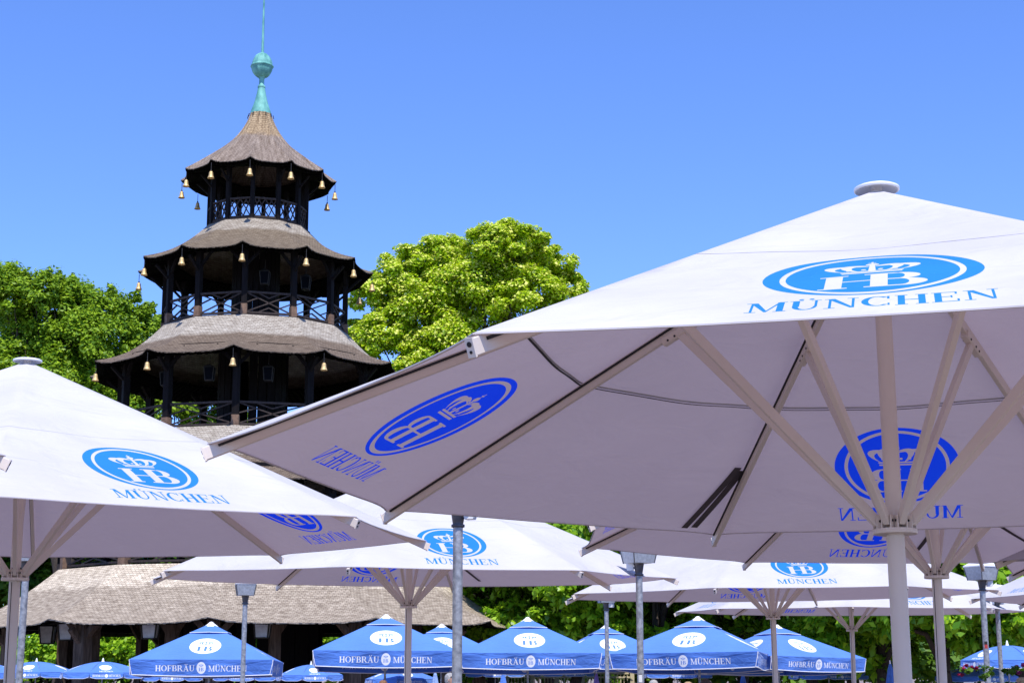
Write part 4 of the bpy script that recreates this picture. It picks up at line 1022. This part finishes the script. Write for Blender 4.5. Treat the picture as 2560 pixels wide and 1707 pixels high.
# low shrubs beyond the open ground storey, and an understorey hedge
SHB = leaf_mesh('foliage', [(0, 0, 1.5, 2.0, 1.2, 1.5), (-1.5, 0, 1.2, 1.4, 1.0, 1.2), (1.4, .2, 1.9, 1.3, 1, 1.6)], 50, .20, [M['leaf_chestnut']], sub=.34, nsub=50, seed=41)
STM = trunk_mesh('stems', 1.2, .07, [(-1.2, 0, 1.3), (1.2, 0, 1.6), (0, .2, 1.8)], 4)
for i, (px, D, s, lab) in enumerate([(110, 69, 1.1, 'sunlit shrub at the left, seen behind the left posts of the hall'), (235, 70, 1.2, 'sunlit shrub behind the thick left post of the hall'), (345, 69, 1.1, 'sunlit shrub seen left of the leftmost square parasol'), (770, 69, 1.35, 'bright shrub glowing between the right posts of the hall'), (1150, 66, 1.2, 'shrub under the right end of the lowest roof')]):
    t = empty('shrub', (at(px, 1674, D).x, D, 0), lab, 'shrub', 'shrubs beyond the open hall', rz=i * 1.1); t.scale = (s, s, s * 1.05); link('foliage', SHB, t); link('stems', STM, t)
mb = leaf_mesh('hedge', [(x, 0, 1.1, 1.6, .8, 1.25) for x in np.arange(-46, 47, 1.7)], 110, .30, [M['leaf_dark']], sub=.45, nsub=26, seed=50)
t = empty('hedge', (4, 92, 0), 'long dark hedge closing the view at ground level', 'hedge'); link('foliage', mb, t).scale = (1.15, 1, 2.6)
b = MB(); 
for x in np.arange(-50, 51, 2.5): b.tube((x, 0, -.1), (x + .1, 0, 3.2), .06, .03, 6)
b.build('stems', M['bark'], t)

# ------------------------------------------------------------------ cream lattice
t = empty('lattice_fence', (0, 0, 0), 'cream painted wooden lattice fence behind the blue parasols', 'fence')
D = 63; x0, x1 = at(1205, 1674, D).x, at(1580, 1674, D).x; zt = at(1400, 1680, D).z
fr, sl = MB(), MB(); nP = 6
for i in range(nP + 1):
    x = x0 + (x1 - x0) * i / nP; p = MB(); p.box((x, D, zt / 2), (.16, .16, zt + .1)); p.box((x, D, zt + .08), (.22, .22, .06)); p.build('post', M['cream'], t)
for z in (.25, zt * .55, zt - .18, zt - .03): fr.box(((x0 + x1) / 2, D, z), (x1 - x0, .06, .07))
fr.build('rail', M['cream'], t)
x = x0 + .12
while x < x1: sl.box((x, D + .01, zt / 2 + .08), (.035, .03, zt - .25)); x += .13
sl.build('slat', M['cream'], t)

# ------------------------------------------------------------------ flower planters
for i, (px, py, D, mt, lab) in enumerate([(2443, 1690, 21, 'petal_red', 'red flowers in a tall planter left of the right lamp pole'), (2545, 1688, 20, 'petal_pink', 'pink flowers in a tall planter at the right edge')]):
    p = at(px, py, D); t = empty('flower_planter', (p.x, p.y, 0), lab, 'planter', 'flower planters by the right lamp posts')
    mb = MB(); mb.box((0, 0, (p.z - .1) / 2), (.42, .42, p.z - .1)); mb.box((0, 0, p.z - .14), (.5, .5, .08)); mb.build('box', M['terracotta'], t)
    link('foliage', leaf_mesh('foliage', [(0, 0, p.z, .24, .22, .14)], 40, .055, [M['leaf_dark']], sub=.4, nsub=900, seed=60 + i), t)
    link('flowers', leaf_mesh('flowers', [(-.10 if i == 0 else .06, -.06, p.z + .05, .16, .18, .10)], 14, .045, [M[mt]], sub=.3, nsub=900, asp=.95, seed=64 + i), t)

# ------------------------------------------------------------------ people
def skinned(name, verts, edges, rad, mt, parent, sub=2):
    me = bpy.data.meshes.new(name); me.from_pydata([Vector(v) for v in verts], edges, []); me.update()
    o = bpy.data.objects.new(name, me); col.objects.link(o); o.modifiers.new('skin', 'SKIN')
    if not me.skin_vertices: 
        bm = bmesh.new(); bm.from_mesh(me); bm.verts.layers.skin.verify(); bm.to_mesh(me); bm.free()
    for i, r in enumerate(rad):
        sv = me.skin_vertices[0].data[i]; sv.radius = r if isinstance(r, tuple) else (r, r); sv.use_root = i == 0
    o.modifiers.new('sub', 'SUBSURF').levels = sub; o.modifiers['sub'].render_levels = sub
    dg = bpy.context.evaluated_depsgraph_get(); dg.update()
    m2 = bpy.data.meshes.new_from_object(o.evaluated_get(dg)); bpy.data.objects.remove(o); bpy.data.meshes.remove(me)
    m2.name = name; m2.materials.clear(); m2.materials.append(mt)
    for p in m2.polygons: p.use_smooth = True
    return link(name, m2, parent)
def person(px, py, D, label, hair, skin='skin', top='cloth_white', legs='cloth_navy', rz=0, bald=False, height=None):
    p = at(px, py, D); t = empty('person', (p.x, p.y, 0), label, 'person', None, R(rz)); s = p.z / 1.78; t.scale = (max(.9, s), max(.9, s), s)
    # faces +X before rotation
    V = [(0, 0, .96), (0, 0, 1.12), (0, 0, 1.32), (0, 0, 1.44), (.01, 0, 1.53), (.02, 0, 1.60), (.025, 0, 1.68), (.02, 0, 1.735)]
    E = [(i, i + 1) for i in range(7)]; Rd = [(.13, .16), (.12, .15), (.12, .17), (.07, .10), (.055, .055), (.085, .07), (.098, .078), (.07, .058)]
    for sy in (-1, 1):
        b = len(V); V += [(0, sy * .17, 1.40), (-.02, sy * .23, 1.14), (.03, sy * .24, .90), (.05, sy * .235, .80)]; E += [(3, b), (b, b + 1), (b + 1, b + 2), (b + 2, b + 3)]; Rd += [.058, .046, .034, .036]
        for j, (dx, l) in enumerate([(.025, .07), (.01, .085), (-.006, .08), (-.02, .065)]): 
            q = len(V); V += [(.05 + dx, sy * .232, .75), (.055 + dx, sy * .225, .75 - l)]; E += [(b + 3, q), (q, q + 1)]; Rd += [.011, .009]
        q = len(V); V += [(.085, sy * .22, .77), (.095, sy * .21, .73)]; E += [(b + 3, q), (q, q + 1)]; Rd += [.012, .010]
        b = len(V); V += [(0, sy * .095, .90), (.01, sy * .10, .50), (-.01, sy * .10, .10), (.0, sy * .10, .05), (.15, sy * .11, .035)]; E += [(0, b), (b, b + 1), (b + 1, b + 2), (b + 2, b + 3), (b + 3, b + 4)]; Rd += [.095, .06, .042, .045, .035]
    skinned('body', V, E, Rd, M[skin], t)
    f = MB(); f.lathe([(0, .02), (.012, .012), (.016, -.01), (.0, -.02)], 8, (.118, 0, 1.645))
    for sy in (-1, 1): f.lathe([(0, .035), (.018, .02), (.02, -.01), (.01, -.03), (0, -.032)], 8, (.02, sy * .083, 1.645))
    f.build('nose_and_ears', M[skin], t)
    f = MB()
    for sy in (-1, 1): f.lathe([(0, .008), (.012, 0), (0, -.008)], 10, (.108, sy * .032, 1.672))
    f.bar((.112, -.022, 1.598), (.112, .022, 1.598), .01, .008); f.build('eyes_and_mouth', M['hair_dark'], t)
    if not bald:
        h = MB(); prof = [(.0, .112), (.035, .108), (.065, .09), (.088, .055), (.096, .01), (.094, -.05), (.086, -.075)]
        vs, n = [], 28
        for r, z in prof:
            for i in range(n):
                a = 2 * math.pi * i / n; zz = z
                if z < 0.03 and math.cos(a) > .35: zz = .035 + (z + .075) * .08
                k = 1 + .03 * math.sin(7 * a + 30 * z); vs.append((.012 + r * 1.12 * math.cos(a) * k, r * math.sin(a) * k, 1.672 + zz))
        h.add(vs, [(j * n + i, j * n + (i + 1) % n, (j + 1) * n + (i + 1) % n, (j + 1) * n + i) for j in range(len(prof) - 1) for i in range(n)], smooth=True); h.build('hair', M[hair], t)
    Vs = V[:4] + [(0, -.17, 1.40), (-.02, -.23, 1.16), (0, .17, 1.40), (-.02, .23, 1.16)]
    skinned('shirt', Vs, [(0, 1), (1, 2), (2, 3), (3, 4), (4, 5), (3, 6), (6, 7)], [(.145, .175), (.14, .17), (.14, .185), (.085, .115), .07, .062, .07, .062], M[top], t)
    Vl = [(0, 0, .95), (0, -.095, .90), (.01, -.10, .50), (-.01, -.10, .12), (0, .095, .90), (.01, .10, .50), (-.01, .10, .12)]
    skinned('trousers', Vl, [(0, 1), (1, 2), (2, 3), (0, 4), (4, 5), (5, 6)], [(.14, .165), .105, .075, .06, .105, .075, .06], M[legs], t)
    f = MB()
    for sy in (-1, 1): f.bar((-.07, sy * .105, .045), (.20, sy * .115, .04), .10, .085, bev=.02)
    f.build('shoes', M['cloth_navy'], t)
person(1124, 1681, 29, 'grey haired man beside the thick lamp pole, looking right', 'hair_grey', rz=-20, top='cloth_white')
person(957, 1699, 32, 'person with ginger hair, only the crown of the head showing left of centre', 'hair_ginger', top='cloth_red', rz=60)
person(1186, 1696, 58, 'far blond person seen between two parasol poles', 'hair_blond', top='cloth_khaki', rz=-90)
person(1214, 1697, 60, 'far dark haired person beside the blue furled parasol', 'hair_brown', top='cloth_navy', rz=-150)
person(1634, 1698, 30, 'grey haired person low under the square parasol turned left', 'hair_grey', top='cloth_navy', rz=100)
person(1764, 1696, 23.5, 'brown haired person, broad crown of the head just above the bottom edge', 'hair_brown', top='cloth_white', rz=80)
person(1719, 1703, 30, 'fair haired person between the grey and the brown haired ones', 'hair_blond', top='cloth_khaki', rz=20)
person(2330, 1700, 33, 'bald suntanned person left of the grooved parasol pole', 'hair_dark', skin='skintan', bald=True, top='cloth_white', rz=160)
person(2556, 1692, 25, 'fair haired person cut off by the right edge', 'hair_blond', top='cloth_khaki', rz=180)
person(68, 1701, 40, 'person with purple top at the lower left corner beside the lamp pole', 'hair_dark', top='cloth_purple', rz=-60)
